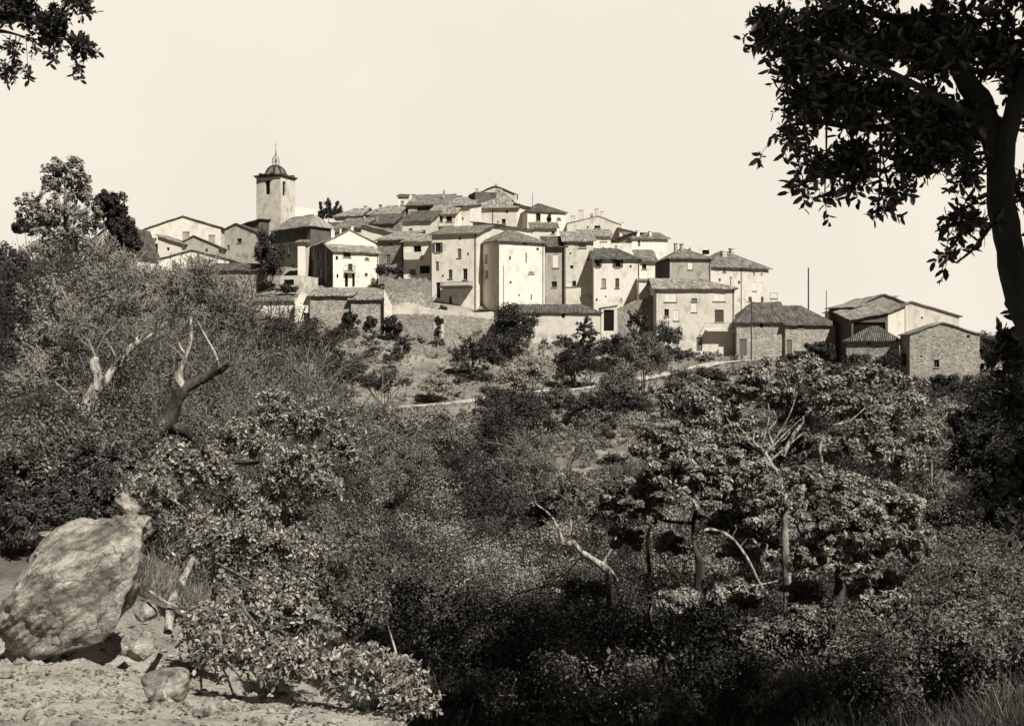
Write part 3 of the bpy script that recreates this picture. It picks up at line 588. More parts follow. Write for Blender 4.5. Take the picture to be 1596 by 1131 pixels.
hs('house', 'bright white house with dark grey hipped roof and open shutters', (925.5, 156), (997, 156), 403, 495, 7, ('hip', 388, 'r'), WH, T1, wins=(('n', 932, 410, 6, 12), ('n', 963, 410, 8, 13), ('m', 941, 441, 7, 14), ('k', 962, 441, 6, 15), ('d', 930, 467, 3, 4), ('g', 968, 467, 2, 5), ('d', 983, 415, 3, 4), ('d', 944, 462, 2, 3)))
hs('house', 'small white house with one square window left of the black gap', (997, 157), (1021, 157), 407, 460, 6, ('shed', 391), WH, T2, wins=(('d', 1004, 415, 7, 8),))
hs('annex', 'boxy white annex hanging below the one-windowed small white house', (996, 153), (1016, 153), 439, 462, 3, ('shed', 436), WH, T2, over=.12)
hs('house', 'grey plaster house with deep black left side and blind window', (1044, 160), (1108, 160.7), 402, 445, 9, ('hip', 388), MD, T2, wins=(('w', 1076, 413, 7, 13),), chim=((1053, 379, 4, 0, 4), (1062, 380, 4, 0, 4)), sidemat=plaster(.06, .6))  # near-black side plaster paints in the deep shadow on the left face
hs('house', 'big ochre-walled house at the right end of the village with long sloping roof', (1108, 163), (1198, 167), 414, 480, 9, ('hip', 391), LT, T2, wins=(('m', 1129, 420.5, 5, 7), ('m', 1175, 427, 3, 5), ('m', 1187, 428, 3, 5), ('w', 1176, 446, 5, 14), ('w', 1187, 447, 4, 13), ('k', 1188, 467, 4, 9), ('k', 1169, 466, 5, 7), ('d', 1152, 440, 3, 5), ('d', 1122, 436, 3, 4)), chim=((1128, 391, 8, 0, 3), (1141, 387, 8, 0, 4), ), over=.45)
hs('box_house', 'small flat-topped white box with dark opening above the grey roofs', (1077, 178), (1111, 178), 385, 420, 4, ('flat',), WH, wins=(('O', 1100, 393, 11, 7),))
hs('house', 'white skyline house with long thin dark roof and two chimneys', (985, 181), (1041, 182), 371.5, 410, 6, ('shed', 363), WH, T2, chim=((994, 359, 5, 0, 2), (1013, 360, 4, 0, 2)), wins=(('d', 1003, 376, 2, 3), ('d', 1008, 376, 2, 3), ('g', 996, 379, 4, 10)), over=.4)
hs('house', 'house with shaded left end beside the long thin dark roof', (955, 183), (985, 181.5), 376, 410, 5, ('slope', 364, .3), GR, T1)
hs('house', 'low house with curved pale roof above the open-shuttered white house', (905, 173), (952, 173), 368, 410, 6, ('shed', 359), WH, T3, wins=(('w', 941, 373, 10, 6), ('d', 952, 374, 4, 4)))
hs('house', 'pale gabled skyline house with a square dark window and ragged chimneys', (884, 190), (968, 190), 349, 400, 8, ('gf', 932, 337, 351), LT, T3, wins=(('d', 931, 351, 9, 9), ('d', 916, 354, 3, 3)), chim=((906, 327, 7, 0, 2), (930, 325, 5, 0, 1), (938, 329, 5, 0, 1.4), (893, 336, 6, 0, 3), (922, 333, 4, 0, 2.5)), over=.15)
hs('house', 'small house with narrow curved roof tip right of the ragged chimneys', (966, 188), (984, 188), 357, 400, 5, ('slope', 361, .2), WH, T2, chim=((970, 346, 4, 0, 1),))
hs('house', 'long low white wall house under the curved pale roof', (922, 166), (985, 166), 379, 410, 4, ('flat',), WH, wins=(('g', 960, 384, 3, 4), ('k', 940, 387, 3, 4)), chim=((987, 382, 4, 0, 1),))
# --- front row
fh = hs('townhouse', 'three-storey pale townhouse with thick eave and front balcony', (1021, 147), (1145, 147), 449, 556, 8, ('hip', 435, 'r'), LT, T3,
   wins=(('w', 1045, 459, 18, 22), ('w', 1121, 459, 18, 20), ('g', 1082, 467, 9, 4), ('w', 1082, 478, 8, 16), ('d', 1039, 487, 7, 11), ('w', 1054, 491, 8, 16), ('k', 1121, 492, 14, 19), ('D', 1090, 536, 9, 22), ('d', 1062, 520, 4, 6), ('d', 1036, 520, 3, 5)), over=.45, chim=((1140, 431, 3, 0, 1.5),))
fh.balcony(1099, 1144, 514, 1.3, slab=.22, rail_v=.5, v=.7)
hs('barn', 'long stone barn with plank door right of the townhouse', (1148, 145), (1223, 145), 500, 560, 7, ('hip', 472, 'l'), S3, T1, wins=(('d', 1187, 507, 5, 7), ('D', 1158, 541, 11, 26)), cat='barn')
hs('barn', 'stone barn with hipped roof and plank door behind the round dark shrub', (1224, 144.5), (1302, 146), 504, 575, 7, ('hip', 477, 'r'), S3, T1, wins=(('d', 1247, 508, 6, 7), ('D', 1230, 540, 8, 22), ('d', 1290, 505, 3, 5)), cat='barn')
hs('warehouse', 'grey-roofed warehouse with black open side behind the stone barns', (1292, 150), (1330, 147), 481, 545, 10, ('shed', 467), DK, T3, cat='warehouse', wins=(('O', 1313, 505, 24, 36),))
hs('warehouse', 'tall central warehouse with the highest grey roof of the right group', (1328, 149), (1410, 149), 480, 545, 13, ('gf', 1378, 459, 472), GR, T3, cat='warehouse')
hs('lean_to', 'lean-to with pale sloping roof and black underside before the central warehouse', (1327, 141), (1384, 141), 498, 545, 7, ('slope', 487, 1.3), DK, T3, cat='lean-to', wins=(('O', 1355, 512, 50, 20),))
hs('shed', 'small white triangular-topped shed between the lean-to and white gable', (1384, 143), (1410, 143), 487, 545, 5, ('slope', 476, .2), WH, T3, cat='shed')
hs('warehouse', 'large white gabled warehouse behind the stone gable barn', (1411, 152), (1495, 152), 474, 560, 14, ('gf', 1421, 471, 493), LT, T3, cat='warehouse', wins=(('d', 1437, 495, 3.5, 3.5),))
hs('shed', 'small stone shed with dark tiled hipped roof beside the gable barn', (1319, 131), (1399, 128.6), 530, 585, 5, ('hip', 510), S3, T1, cat='shed', wins=(('d', 1354, 535, 5, 4),), over=.35)
hs('barn', 'big stone barn with broad front gable at the right edge of the village', (1418, 124), (1527, 123), 521, 600, 5, ('gf', 1468, 503, 521), S3, T3, cat='barn', wins=(('d', 1460, 566, 8, 12), ('d', 1436, 555, 3, 3), ('d', 1509, 524, 5, 4)), left=(('O', 1408, 560, 10, 20),), over=.3)
hs('outbuilding', 'long low white outbuilding with narrow dark roof and two slot windows', (805, 146), (936, 146), 487, 555, 5, ('hip', 475.5, 'r'), LT, T1, cat='outbuilding', wins=(('d', 838, 490.5, 5, 8), ('d', 878, 491.5, 5, 8)), over=.3)
hs('garage', 'small plaster building with tall black doorway right of the long outbuilding', (937, 148.5), (962, 148.5), 481, 550, 4, ('slope', 477, .1), LT, T2, cat='garage', wins=(('O', 949, 499, 16, 33),), over=.1)
hs('house', 'low pale house with long thin roof above the dark shrubs at lower left', (397, 149), (468, 149), 469, 515, 6, ('shed', 459), LT, T2, wins=(('k', 422, 474, 3, 8),))
hs('outhouse', 'rounded whitewashed outhouse with one small black window', (459, 147.5), (483, 147.5), 468, 515, 5, ('gf', 470, 457, 466), WH, WH, cat='outhouse', wins=(('d', 477, 494, 9, 13),), over=.02)
hs('stone_house', 'long stone store with dark eave above the two round shrubs', (483, 147), (547, 147), 461, 515, 6, ('shed', 450), S3, T3, cat='store')
hs('stone_house', 'stone store with lower dark eave and white corner pier', (547, 146.5), (601, 146.5), 467, 520, 5.5, ('shed', 457), S3, T3, cat='store')
def pipe(key, px, frac=1.0):
    s = next(h for k, h in GL.items() if key in k); S = s.fs(px); mb = MB(); mb.box((S - .05, -.1, 0), (S + .05, -.012, s.z - .1)); mb.box((S - .09, -.14, s.z - .35), (S + .09, -.012, s.z - .1 + .002))
    mb.build('drainpipe', paint(.1, 'zinc'), s.root)
for key, px in (('three-storey pale townhouse', 1143), ('three-storey pale townhouse', 1022.5), ('open shutters', 995.5), ('patched plaster house', 881), ('wooden balcony and shaded porch', 741), ('ochre-walled', 1155), ('largest bright white', 846), ('pale shutter right of', 877.5),
    ('small balcony below the three', 588), ('highest house with', 768), ('blind window', 1106), ('long white outbuilding', 0)):
    if px: pipe(key, px)
# --- walls, piers, poles
def wall_run(name, label, pts, thick, mat, low=3, cat='wall', jag=.15):
    """pts (px, top row, Y); a wall with an uneven top, its foot sunk in the ground"""
    q = catmull([tuple(P(*p)) for p in pts], 10); f_, b_ = [], []
    for k, r in enumerate(q):
        a = q[max(k - 1, 0)]; b = q[min(k + 1, len(q) - 1)]; t = (b - a)[:2]; t /= np.linalg.norm(t); nr = np.array([-t[1], t[0]]) * thick / 2
        j = random.uniform(-jag, jag); zb = min(h1(r[0], r[1]), r[2] - low) - .5
        f_.append(((r[0] - nr[0], r[1] - nr[1], zb), (r[0] - nr[0], r[1] - nr[1], r[2] + j)))
        b_.append(((r[0] + nr[0], r[1] + nr[1], zb), (r[0] + nr[0], r[1] + nr[1], r[2] + j + random.uniform(-.05, .05))))
    mb = MB()
    for i in range(len(q) - 1):
        mb.poly([f_[i][0], f_[i + 1][0], f_[i + 1][1], f_[i][1]]); mb.poly([b_[i + 1][0], b_[i][0], b_[i][1], b_[i + 1][1]])
        mb.poly([f_[i][1], f_[i + 1][1], b_[i + 1][1], b_[i][1]])
    mb.poly([f_[0][0], f_[0][1], b_[0][1], b_[0][0]]); mb.poly([f_[-1][1], f_[-1][0], b_[-1][0], b_[-1][1]])
    return tag(mb.build(name, mat), label, cat)
wall_run('retaining_wall', 'straight stone retaining wall left of the dark wall gap below the balcony house', [(612, 490, 144), (650, 490, 144), (676, 491, 144)], .6, S1, 2.5)
wall_run('retaining_wall', 'pale-topped stone garden wall running right towards the long white outbuilding', [(692, 491, 143.5), (740, 495, 143.5), (790, 498, 144)], .6, S3, 2.2)
wall_run('pier', 'white plastered pier at the right end of the stone stores', [(599, 452, 146), (603, 460, 146), (611, 478, 146)], .7, WH, 3.5, 'pier', .03)
wall_run('rubble_wall', 'tumbled rubble wall climbing below the loggia house', [(600, 437, 155), (630, 434, 155), (672, 436, 155)], 1.2, S1, 3, 'wall', .3)
wall_run('rubble_wall', 'lower tumbled rubble bank in front of the loggia house rubble wall', [(603, 458, 151), (640, 455, 151), (674, 462, 151)], 1.2, S3, 3, 'wall', .35)
wall_run('retaining_wall', 'pale plastered terrace wall left of the balcony house foot', [(612, 476, 148), (640, 472, 148), (668, 480, 148), (700, 484, 147.5), (770, 487, 147.5)], .6, LT, 3, 'wall', .12)
wall_run('stone_wall', 'rising rough stone wall between black doorway and townhouse', [(960, 482, 149.5), (985, 470, 149.5), (1019, 460, 149.5)], .7, S1, 4, 'wall', .2)
wall_run('terrace_wall', 'low dry stone terrace wall among bushes below the balcony house', [(610, 537, 137), (680, 538, 137), (760, 541, 137)], .5, S1, 1.2)
wall_run('terrace_wall', 'low stone parapet along the lane below the townhouse', [(1088, 553, 143.5), (1120, 555, 143.3), (1140, 558, 143)], .4, S1, 1.0)
wall_run('roadside_wall', 'low whitish roadside wall on the hillside among the bushes', [(560, 637, 116.5), (640, 632, 118), (730, 624, 120.5)], .35, S3, .45, 'wall', .04)
wall_run('roadside_wall', 'thin whitish kerb wall of the lane below the stone barns', [(1085, 570, 137), (1140, 563, 138.5), (1195, 560, 139)], .35, S3, .5, 'wall', .04)
def pole(name, label, px, top, bot, Y, r=.1, arms=False, cat='pole', mat=None):
    a, b = P(px, bot, Y), P(px, top, Y); root = empty(name, (a.x, a.y, a.z - 1)); mb = MB(); n = 8; hh = b.z - a.z + 1
    for i in range(n):
        t0, t1 = i * 2 * math.pi / n, (i + 1) * 2 * math.pi / n; r1 = r * .75
        mb.poly([(r * math.cos(t0), r * math.sin(t0), 0), (r * math.cos(t1), r * math.sin(t1), 0), (r1 * math.cos(t1), r1 * math.sin(t1), hh), (r1 * math.cos(t0), r1 * math.sin(t0), hh)])
    mb.poly([(r * .75 * math.cos(i * 2 * math.pi / n), r * .75 * math.sin(i * 2 * math.pi / n), hh) for i in range(n)])
    o = mb.build('mast', mat or paint(.05, 'creosoted_wood'), root)
    if arms:
        m2 = MB(); m2.box((-.35, -.03, hh - .35), (.35, .03, hh - .28)); m2.box((-.3, -.03, hh - .28), (-.24, .03, hh - .16)); m2.box((.24, -.03, hh - .28), (.3, .03, hh - .16)); m2.build('crossarm', paint(.07, 'iron'), root)
    tag(root, label, cat); return root
pole('utility_pole', 'tall dark pole rising above the stone barn roof against the sky', 1260, 417, 560, 149, .12)
pole('utility_pole', 'thin short pole left of the warehouse roofs against the sky', 1288, 452, 560, 148, .07)
pole('utility_pole', 'dark pole standing before the stone barn beside the lane', 1171, 466, 556, 142, .1)
pole('street_lamp', 'slender lamp post in front of the blank-walled central house', 785, 414, 500, 150, .08, cat='street lamp', mat=paint(.3, 'concrete'))
pole('antenna', 'thin rooftop antenna left of the dark hipped skyline roof', 830, 301, 330, 194, .05, cat='antenna')
# little iron sign bracket / terrace rail at the right end of the big house
tr = empty('terrace_rail', tuple(P(1206, 470, 160)))
mb = MB()
for q in (-.55, .5): mb.box((q, -.03, -1.5), (q + .05, .03, 1.4))
mb.box((-.5, -.03, .25), (.5, .03, .5)); mb.box((-.5, -.03, 1.2), (.5, .03, 1.26)); mb.build('frame', paint(.2, 'iron'), tr)
tag(tr, 'small railed terrace frame at the right corner of the ochre-walled house', 'railing')
# ------------------------------------------------------------------ vegetation
def unit(v): return v / np.maximum(np.linalg.norm(v, axis=-1, keepdims=True), 1e-9)
def leaf_quads(C, N, size, asp=.5):
    """diamond leaves at C (n,3) facing N, returns V, Q"""
    n = len(C); r = unit(RNG.normal(size=(n, 3))); a = unit(np.cross(N, r)); b = np.cross(N, a)
    s = np.broadcast_to(np.asarray(size, float).reshape(-1, 1), (n, 1)) * .5
    V = np.stack([C + a * s, C + b * s * asp + N * s * .18, C - a * s, C - b * s * asp + N * s * .18], 1).reshape(-1, 3)
    return V, np.arange(n * 4).reshape(-1, 4)
def tube_quads(A, B, R0, R1, k=4):
    n = len(A); D = unit(B - A); r = np.tile([[.31, .77, .55]], (n, 1)); U = unit(np.cross(D, r)); Wv = np.cross(D, U); V = []
    for P_, R in ((A, R0), (B, R1)):
        for i in range(k):
            t = 2 * math.pi * i / k; V.append(P_ + (U * math.cos(t) + Wv * math.sin(t)) * np.asarray(R).reshape(-1, 1))
    V = np.stack(V, 1).reshape(-1, 3); base = np.arange(n)[:, None] * 2 * k
    Q = np.concatenate([np.stack([base[:, 0] + i, base[:, 0] + (i + 1) % k, base[:, 0] + k + (i + 1) % k, base[:, 0] + k + i], 1) for i in range(k)])
    return V, Q
class Cloud:
    """gathers leaves, blades and twigs into one mesh"""
    def __init__(s): s.V = []; s.Q = []; s.T = []; s.n = 0
    def add(s, V, Q, tone):
        s.V.append(V); s.Q.append(Q + s.n); s.n += len(V)
        s.T.append(np.repeat(tone, 4) if np.ndim(tone) and len(tone) == len(V) // 4 and len(tone) != len(V) else (np.asarray(tone) if np.ndim(tone) and len(tone) == len(V) else np.broadcast_to(tone, (len(V),)).copy()))
    def build(s, name, mat, parent=None, loc=None, smooth=False):
        if not s.V: return None
        V = np.concatenate(s.V)
        if loc is not None and parent is None: V = V - np.array(loc)
        elif parent is not None: V = V - np.array(parent.matrix_world.translation if False else parent.location)
        o = link(name, np_mesh(name, V, np.concatenate(s.Q), tone=np.concatenate(s.T), smooth=smooth), mat, parent)
        if parent is None and loc is not None: o.location = loc
        return o
def sprays(cl, c, R, n, size, per=14, up=-.8, fmin=.3, asp=.42, droop=.25, tw=None, gap=7.0):
    """oval leaves set alternately along short outward twigs"""
    c = np.array(c, float); R = np.broadcast_to(np.array(R, float), (3,)); m = max(3, n // per)
    d = sph(m, up); d = d[:m]; lump = .62 + .38 * np.sin(d[:, :1] * 5 + c[0] * 7) * np.sin(d[:, 2:] * 6 + c[2] * 5 + d[:, 1:2] * 4)
    st = c + d * R * RNG.uniform(fmin, .95, (m, 1)) * lump
    kf = gap / R.mean(); w3 = np.sin(st[:, 0] * kf + st[:, 2] * kf * .6) + np.sin(st[:, 1] * kf * .8 + 1 + st[:, 0] * kf * .4) + np.sin(st[:, 2] * kf * 1.1 - st[:, 0] * kf * .5 + 2)
    ok = w3 > RNG.uniform(-.9, .5, m); st, d = st[ok], d[ok]; m = len(st); dr = unit(d * .9 + RNG.normal(size=(m, 3)) * .65)
    L = size * per * .21 * RNG.uniform(.6, 1.3, m); sd = unit(np.cross(dr, RNG.normal(size=(m, 3))))
    for k in range(per):
        t = (k + RNG.uniform(0, .8, m)) / per; p = st + dr * (t * L)[:, None]; p[:, 2] -= droop * L * t * t
        ang = k * 2.4 + RNG.uniform(-.4, .4, m); o2 = np.cross(dr, sd); side = sd * np.cos(ang)[:, None] + o2 * np.sin(ang)[:, None]
        ax = unit(dr * .55 + side * .95 + np.array([0, 0, -.12]) + RNG.normal(size=(m, 3)) * .2)
        s = (size * RNG.uniform(.6, 1.25, m))[:, None]; nn_ = unit(np.cross(ax, RNG.normal(size=(m, 3)))); w = np.cross(ax, nn_) * s * asp * .5
        b0 = p; tip = p + ax * s; q1 = p + ax * s * .28; q2 = p + ax * s * .7; f = nn_ * s * .07
        V = np.stack([b0, q1 + w * .9 + f, q2 + w * .85 + f, tip, b0, tip, q2 - w * .85 + f, q1 - w * .9 + f], 1).reshape(-1, 3)
        cl.add(V, np.arange(len(V)).reshape(-1, 4), np.repeat(RNG.uniform(0, 1, m), 8))
    if tw is not None:
        e = st + dr * L[:, None]; e[:, 2] -= droop * L
        for i in range(m):
            tw.append((c + d[i] * R * .15, st[i], size * .05, size * .035, 0)); tw.append((st[i], e[i], size * .035, size * .015, 0))
def sph(n, up=-.35):
    v = unit(RNG.normal(size=(int(n * 2.6) + 8, 3))); v = v[v[:, 2] > up]
    while len(v) < n: v = np.concatenate([v, v])
    return v[:n]
def bush_leaves(cl, c, R, n, size, clumps=30, rho=.26, asp=.55, lo=.0, hi=1., up=-.35, fmin=.55, flat=.75, tb=None):
    c = np.array(c, float); R = np.broadcast_to(np.array(R, float), (3,)); d = sph(clumps, up); f = RNG.uniform(fmin, 1.0, (clumps, 1))
    K = d * f; k = RNG.integers(0, clumps, n); cs = RNG.uniform(.6, 1.25, clumps)
    off = unit(RNG.normal(size=(n, 3))) * (RNG.uniform(0, 1, (n, 1)) ** .45) * rho * cs[k][:, None]
    p = K[k] + off; pos = c + p * R
    nr = unit(unit(off) * .8 + unit(p) * .45 + RNG.normal(size=(n, 3)) * .55 + np.array([0, 0, .25]))
    ctone = RNG.uniform(-.18, .18, clumps)
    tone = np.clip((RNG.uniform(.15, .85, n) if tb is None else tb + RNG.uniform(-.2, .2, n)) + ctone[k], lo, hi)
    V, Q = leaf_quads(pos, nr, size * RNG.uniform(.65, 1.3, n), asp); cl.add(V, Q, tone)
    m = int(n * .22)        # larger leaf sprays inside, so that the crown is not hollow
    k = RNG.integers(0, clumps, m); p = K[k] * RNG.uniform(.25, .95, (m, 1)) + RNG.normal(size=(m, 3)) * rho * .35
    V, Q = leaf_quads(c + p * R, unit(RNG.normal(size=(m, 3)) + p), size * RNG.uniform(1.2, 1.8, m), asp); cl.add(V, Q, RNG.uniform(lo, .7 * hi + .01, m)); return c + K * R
def twig_tree(p0, d0, L, r, depth, out, spread=.5, nb=3, gn=.12, shrink=.68, seg=4):
    """recursive bare branches; out collects (a, b, r0, r1, depth)"""
    p = np.array(p0, float); d = np.array(d0, float); d /= np.linalg.norm(d)
    for k in range(seg):
        d = d + RNG.normal(size=3) * gn; d[2] += .03; d /= np.linalg.norm(d); q = p + d * L / seg
        r1 = r * (1 - .45 * (k + 1) / seg) / (1 - .45 * k / seg) if k else r * (1 - .45 / seg)
        out.append((p, q, r, r1, depth)); p, r = q, r1
        if depth > 0 and k >= 1:
            for _ in range(nb if k == seg - 1 else max(1, nb - 2)):
                dd = d + RNG.normal(size=3) * spread
                twig_tree(p, dd, L * shrink * RNG.uniform(.7, 1.15), r * .62, depth - 1, out, spread, nb, gn, shrink, seg if depth > 2 else 3)
def add_twigs(cl, out, k=3, tone=.5, rmin=0.0):
    if not out: return
    A = np.array([o[0] for o in out]); B = np.array([o[1] for o in out]); r0 = np.maximum([o[2] for o in out], rmin); r1 = np.maximum([o[3] for o in out], rmin)
    V, Q = tube_quads(A, B, r0, r1, k); cl.add(V, Q, np.full(len(V), tone))
def limb(pts, radii, k=9, wob=.02, kn=.15):
    """smooth tapered, slightly knobbly tube along 3D pts -> V, Q"""
    q = catmull([list(p) + [r] for p, r in zip(pts, radii)], 6); n = len(q); V = []
    for i in range(n):
        a = q[max(i - 1, 0)][:3]; b = q[min(i + 1, n - 1)][:3]; D = unit(b - a); U = unit(np.cross(D, [.21, .93, .29])); Wv = np.cross(D, U)
        for j in range(k):
            t = 2 * math.pi * j / k; rr = q[i][3] * (1 + kn * math.sin(j * 2.1 + i * .8) * .6 + RNG.uniform(-kn, kn) * .5); V.append(q[i][:3] + (U * math.cos(t) + Wv * math.sin(t)) * rr)
    Q = [(i * k + j, i * k + (j + 1) % k, (i + 1) * k + (j + 1) % k, (i + 1) * k + j) for i in range(n - 1) for j in range(k)]
    V.append(q[-1][:3]); V = np.array(V)
    for j in range(k): Q.append(((n - 1) * k + j, (n - 1) * k + (j + 1) % k, len(V) - 1, len(V) - 1))
    return V, np.array(Q)
def pxp(p, Y0):       # (px, py, dY) -> point
    return np.array(P(p[0], p[1], Y0 + (p[2] if len(p) > 2 else 0)))
def tree(name, label, Y, limbs, blobs, leaf, n, lmat=None, bmat=None, cat='tree', group=None, twigs=None, tmat=None, clumps=40, rho=.26, links=True, foot=True, asp=.55, tk=3, up=-.8, fmin=.45, tmin=0, ext=(), spray=0, pale=()):
    """limbs: list of ([(px,py,dY)...], [r...]) ; blobs: (px,py,rx,ry,dY[,weight]) in photograph pixels at distance Y, ext: blobs in world metres"""
    lmat = lmat or L_OAK; bmat = bmat or B_MID
    L3 = [(([pxp(p, Y) for p in pts]), r) for pts, r in limbs]
    B3 = []
    for b in blobs:
        Yb = Y + b[4]; s_ = Yb / F; B3.append((np.array(P(b[0], b[1], Yb)), np.array([b[2] * s_, (b[2] + b[3]) * .5 * s_ * 1.0, b[3] * s_]), b[5] if len(b) > 5 else b[2] * b[3]))
    if L3: base = L3[0][0][0].copy()
    else: base = B3[0][0].copy(); base[2] = h1(base[0], base[1])
    root = empty(name, tuple(base)); tag(root, label, cat, group)
    V0 = []; Q0 = []; nn = 0; allp = []
    if L3 and foot:     # root the first limb in the ground
        pts, r = L3[0]; g = h1(pts[0][0], pts[0][1]) - .3
        if pts[0][2] > g: pts.insert(0, np.array([pts[0][0], pts[0][1], g])); r = [r[0] * 1.25] + list(r); L3[0] = (pts, r)
    plm = []
    for li, (pts, r) in enumerate(L3):
        V, Q = limb(pts, r)
        if li in pale: plm.append((V, Q)); allp.append(catmull([list(p) + [rr] for p, rr in zip(pts, r)], 4)); continue
        V0.append(V); Q0.append(Q + nn); nn += len(V); cc = catmull([list(p) + [rr] for p, rr in zip(pts, r)], 4); allp.append(cc)
    if not L3 :
        b0 = B3[0][0]; g = h1(b0[0], b0[1]); rr = B3[0][1].mean() * .06; pts = [np.array([b0[0], b0[1], g - .3]), np.array([b0[0] + rr, b0[1], (g + b0[2]) / 2]), b0]
        V, Q = limb(pts, [rr * 1.6, rr, rr * .5]); V0.append(V); Q0.append(Q + nn); nn += len(V); allp.append(catmull([list(p) + [rr] for p in pts], 4))
    AP = np.concatenate(allp); cl = Cloud(); tot = sum(b[2] for b in B3); segs = []
    for c, R, w in B3:
        if links:
            i = np.argmin(np.linalg.norm(AP[:, :3] - c, axis=1)); a = AP[i]
            if np.linalg.norm(a[:3] - c) > .15 * R.max():
                m = (a[:3] + c) / 2 + RNG.normal(size=3) * R.mean() * .12; r0 = min(a[3] * .6, .09 * R.mean())
                V, Q = limb([a[:3], m, c], [r0, r0 * .75, r0 * .5], 6); V0.append(V); Q0.append(Q + nn); nn += len(V)
        nl = int(n * w / tot); nc = max(6, int(clumps * math.sqrt(w / tot * len(B3))))
        if spray:
            sprays(cl, c, R, nl, leaf, spray, up, .2, asp, tw=segs)
            K = c + sph(5, up) * R * .6
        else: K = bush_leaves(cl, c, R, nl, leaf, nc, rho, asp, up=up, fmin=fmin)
        if links:
            for kk in K:
                mid = (c + kk) / 2 + RNG.normal(size=3) * R.mean() * .08; r0 = R.mean() * .022
                segs += [(c, mid, r0, r0 * .7, 0), (mid, kk, r0 * .7, r0 * .35, 0)]
                for _ in range(3):
                    e = kk + RNG.normal(size=3) * R * rho * .7; segs.append(((mid + kk) / 2, e, r0 * .4, r0 * .2, 0))
    for e in ext: bush_leaves(cl, e[:3], e[3:6], e[6], .16, 26, .3, .5, up=-1)
    mk = link('trunk', np_mesh('trunk', np.concatenate(V0) - base, np.concatenate(Q0), smooth=True), bmat, root)
    for V, Q in plm: link('limb', np_mesh('limb', V - base, Q, smooth=True), B_PALE, root)
    if segs:
        A = np.array([o[0] for o in segs]) - base; B = np.array([o[1] for o in segs]) - base
        V, Q = tube_quads(A, B, [max(o[2], tmin) for o in segs], [max(o[3], tmin * .7) for o in segs], 3)
        link('branches', np_mesh('branches', V, Q), bmat, root)
    if twigs:
        tw = Cloud(); out = []
        for (p, d, Ls, r, dep) in twigs: twig_tree(pxp(p, Y), d, Ls, r, dep, out, spread=.55)
        add_twigs(tw, out, 3, RNG.uniform(.2, .9), tmin); o = tw.build('twigs', tmat or L_TWIG, root)
    if n: cl.build('crown', lmat, root)
    return root
def shrub(name, label, px, py, Y, rx, ry, leaf, n, lmat, cat='shrub', group=None, clumps=26, rho=.3, up=-.3, fmin=.55, asp=.55, stems=True):
    """a bush centred at (px,py), rx/ry in photograph pixels"""
    yy = np.arange(Y + 1.5, Y - 32, -.5); xx = (px - CX) / F * yy; rows = CY - F * H(xx, yy) / yy; bot = py + ry * .8
    ok = np.where(rows >= bot)[0]
    if len(ok): leaf *= yy[ok[0]] / Y; Y = float(yy[ok[0]])
    c = P(px, py, Y); s_ = Y / F; g = h1(c.x, c.y); root = empty(name, (c.x, c.y, g)); tag(root, label, cat, group); cl = Cloud()
    K = bush_leaves(cl, c, (rx * s_, (rx + ry) * .5 * s_, ry * s_), n, leaf, clumps, rho, asp, up=up, fmin=fmin); cl.build('foliage', lmat, root)
    b = np.array([c.x, c.y, g - .2]); seg = [(b + RNG.normal(size=3) * [.1 * rx * s_, .1 * rx * s_, 0], kk, .012 * rx * s_ + .008, .006 * rx * s_ + .004, 0) for kk in K[:12]]
    if stems: tw = Cloud(); add_twigs(tw, seg, 4); tw.build('stems', B_DARK, root)
    return root
D = lambda x, y, z: np.array([x, y, z], float)

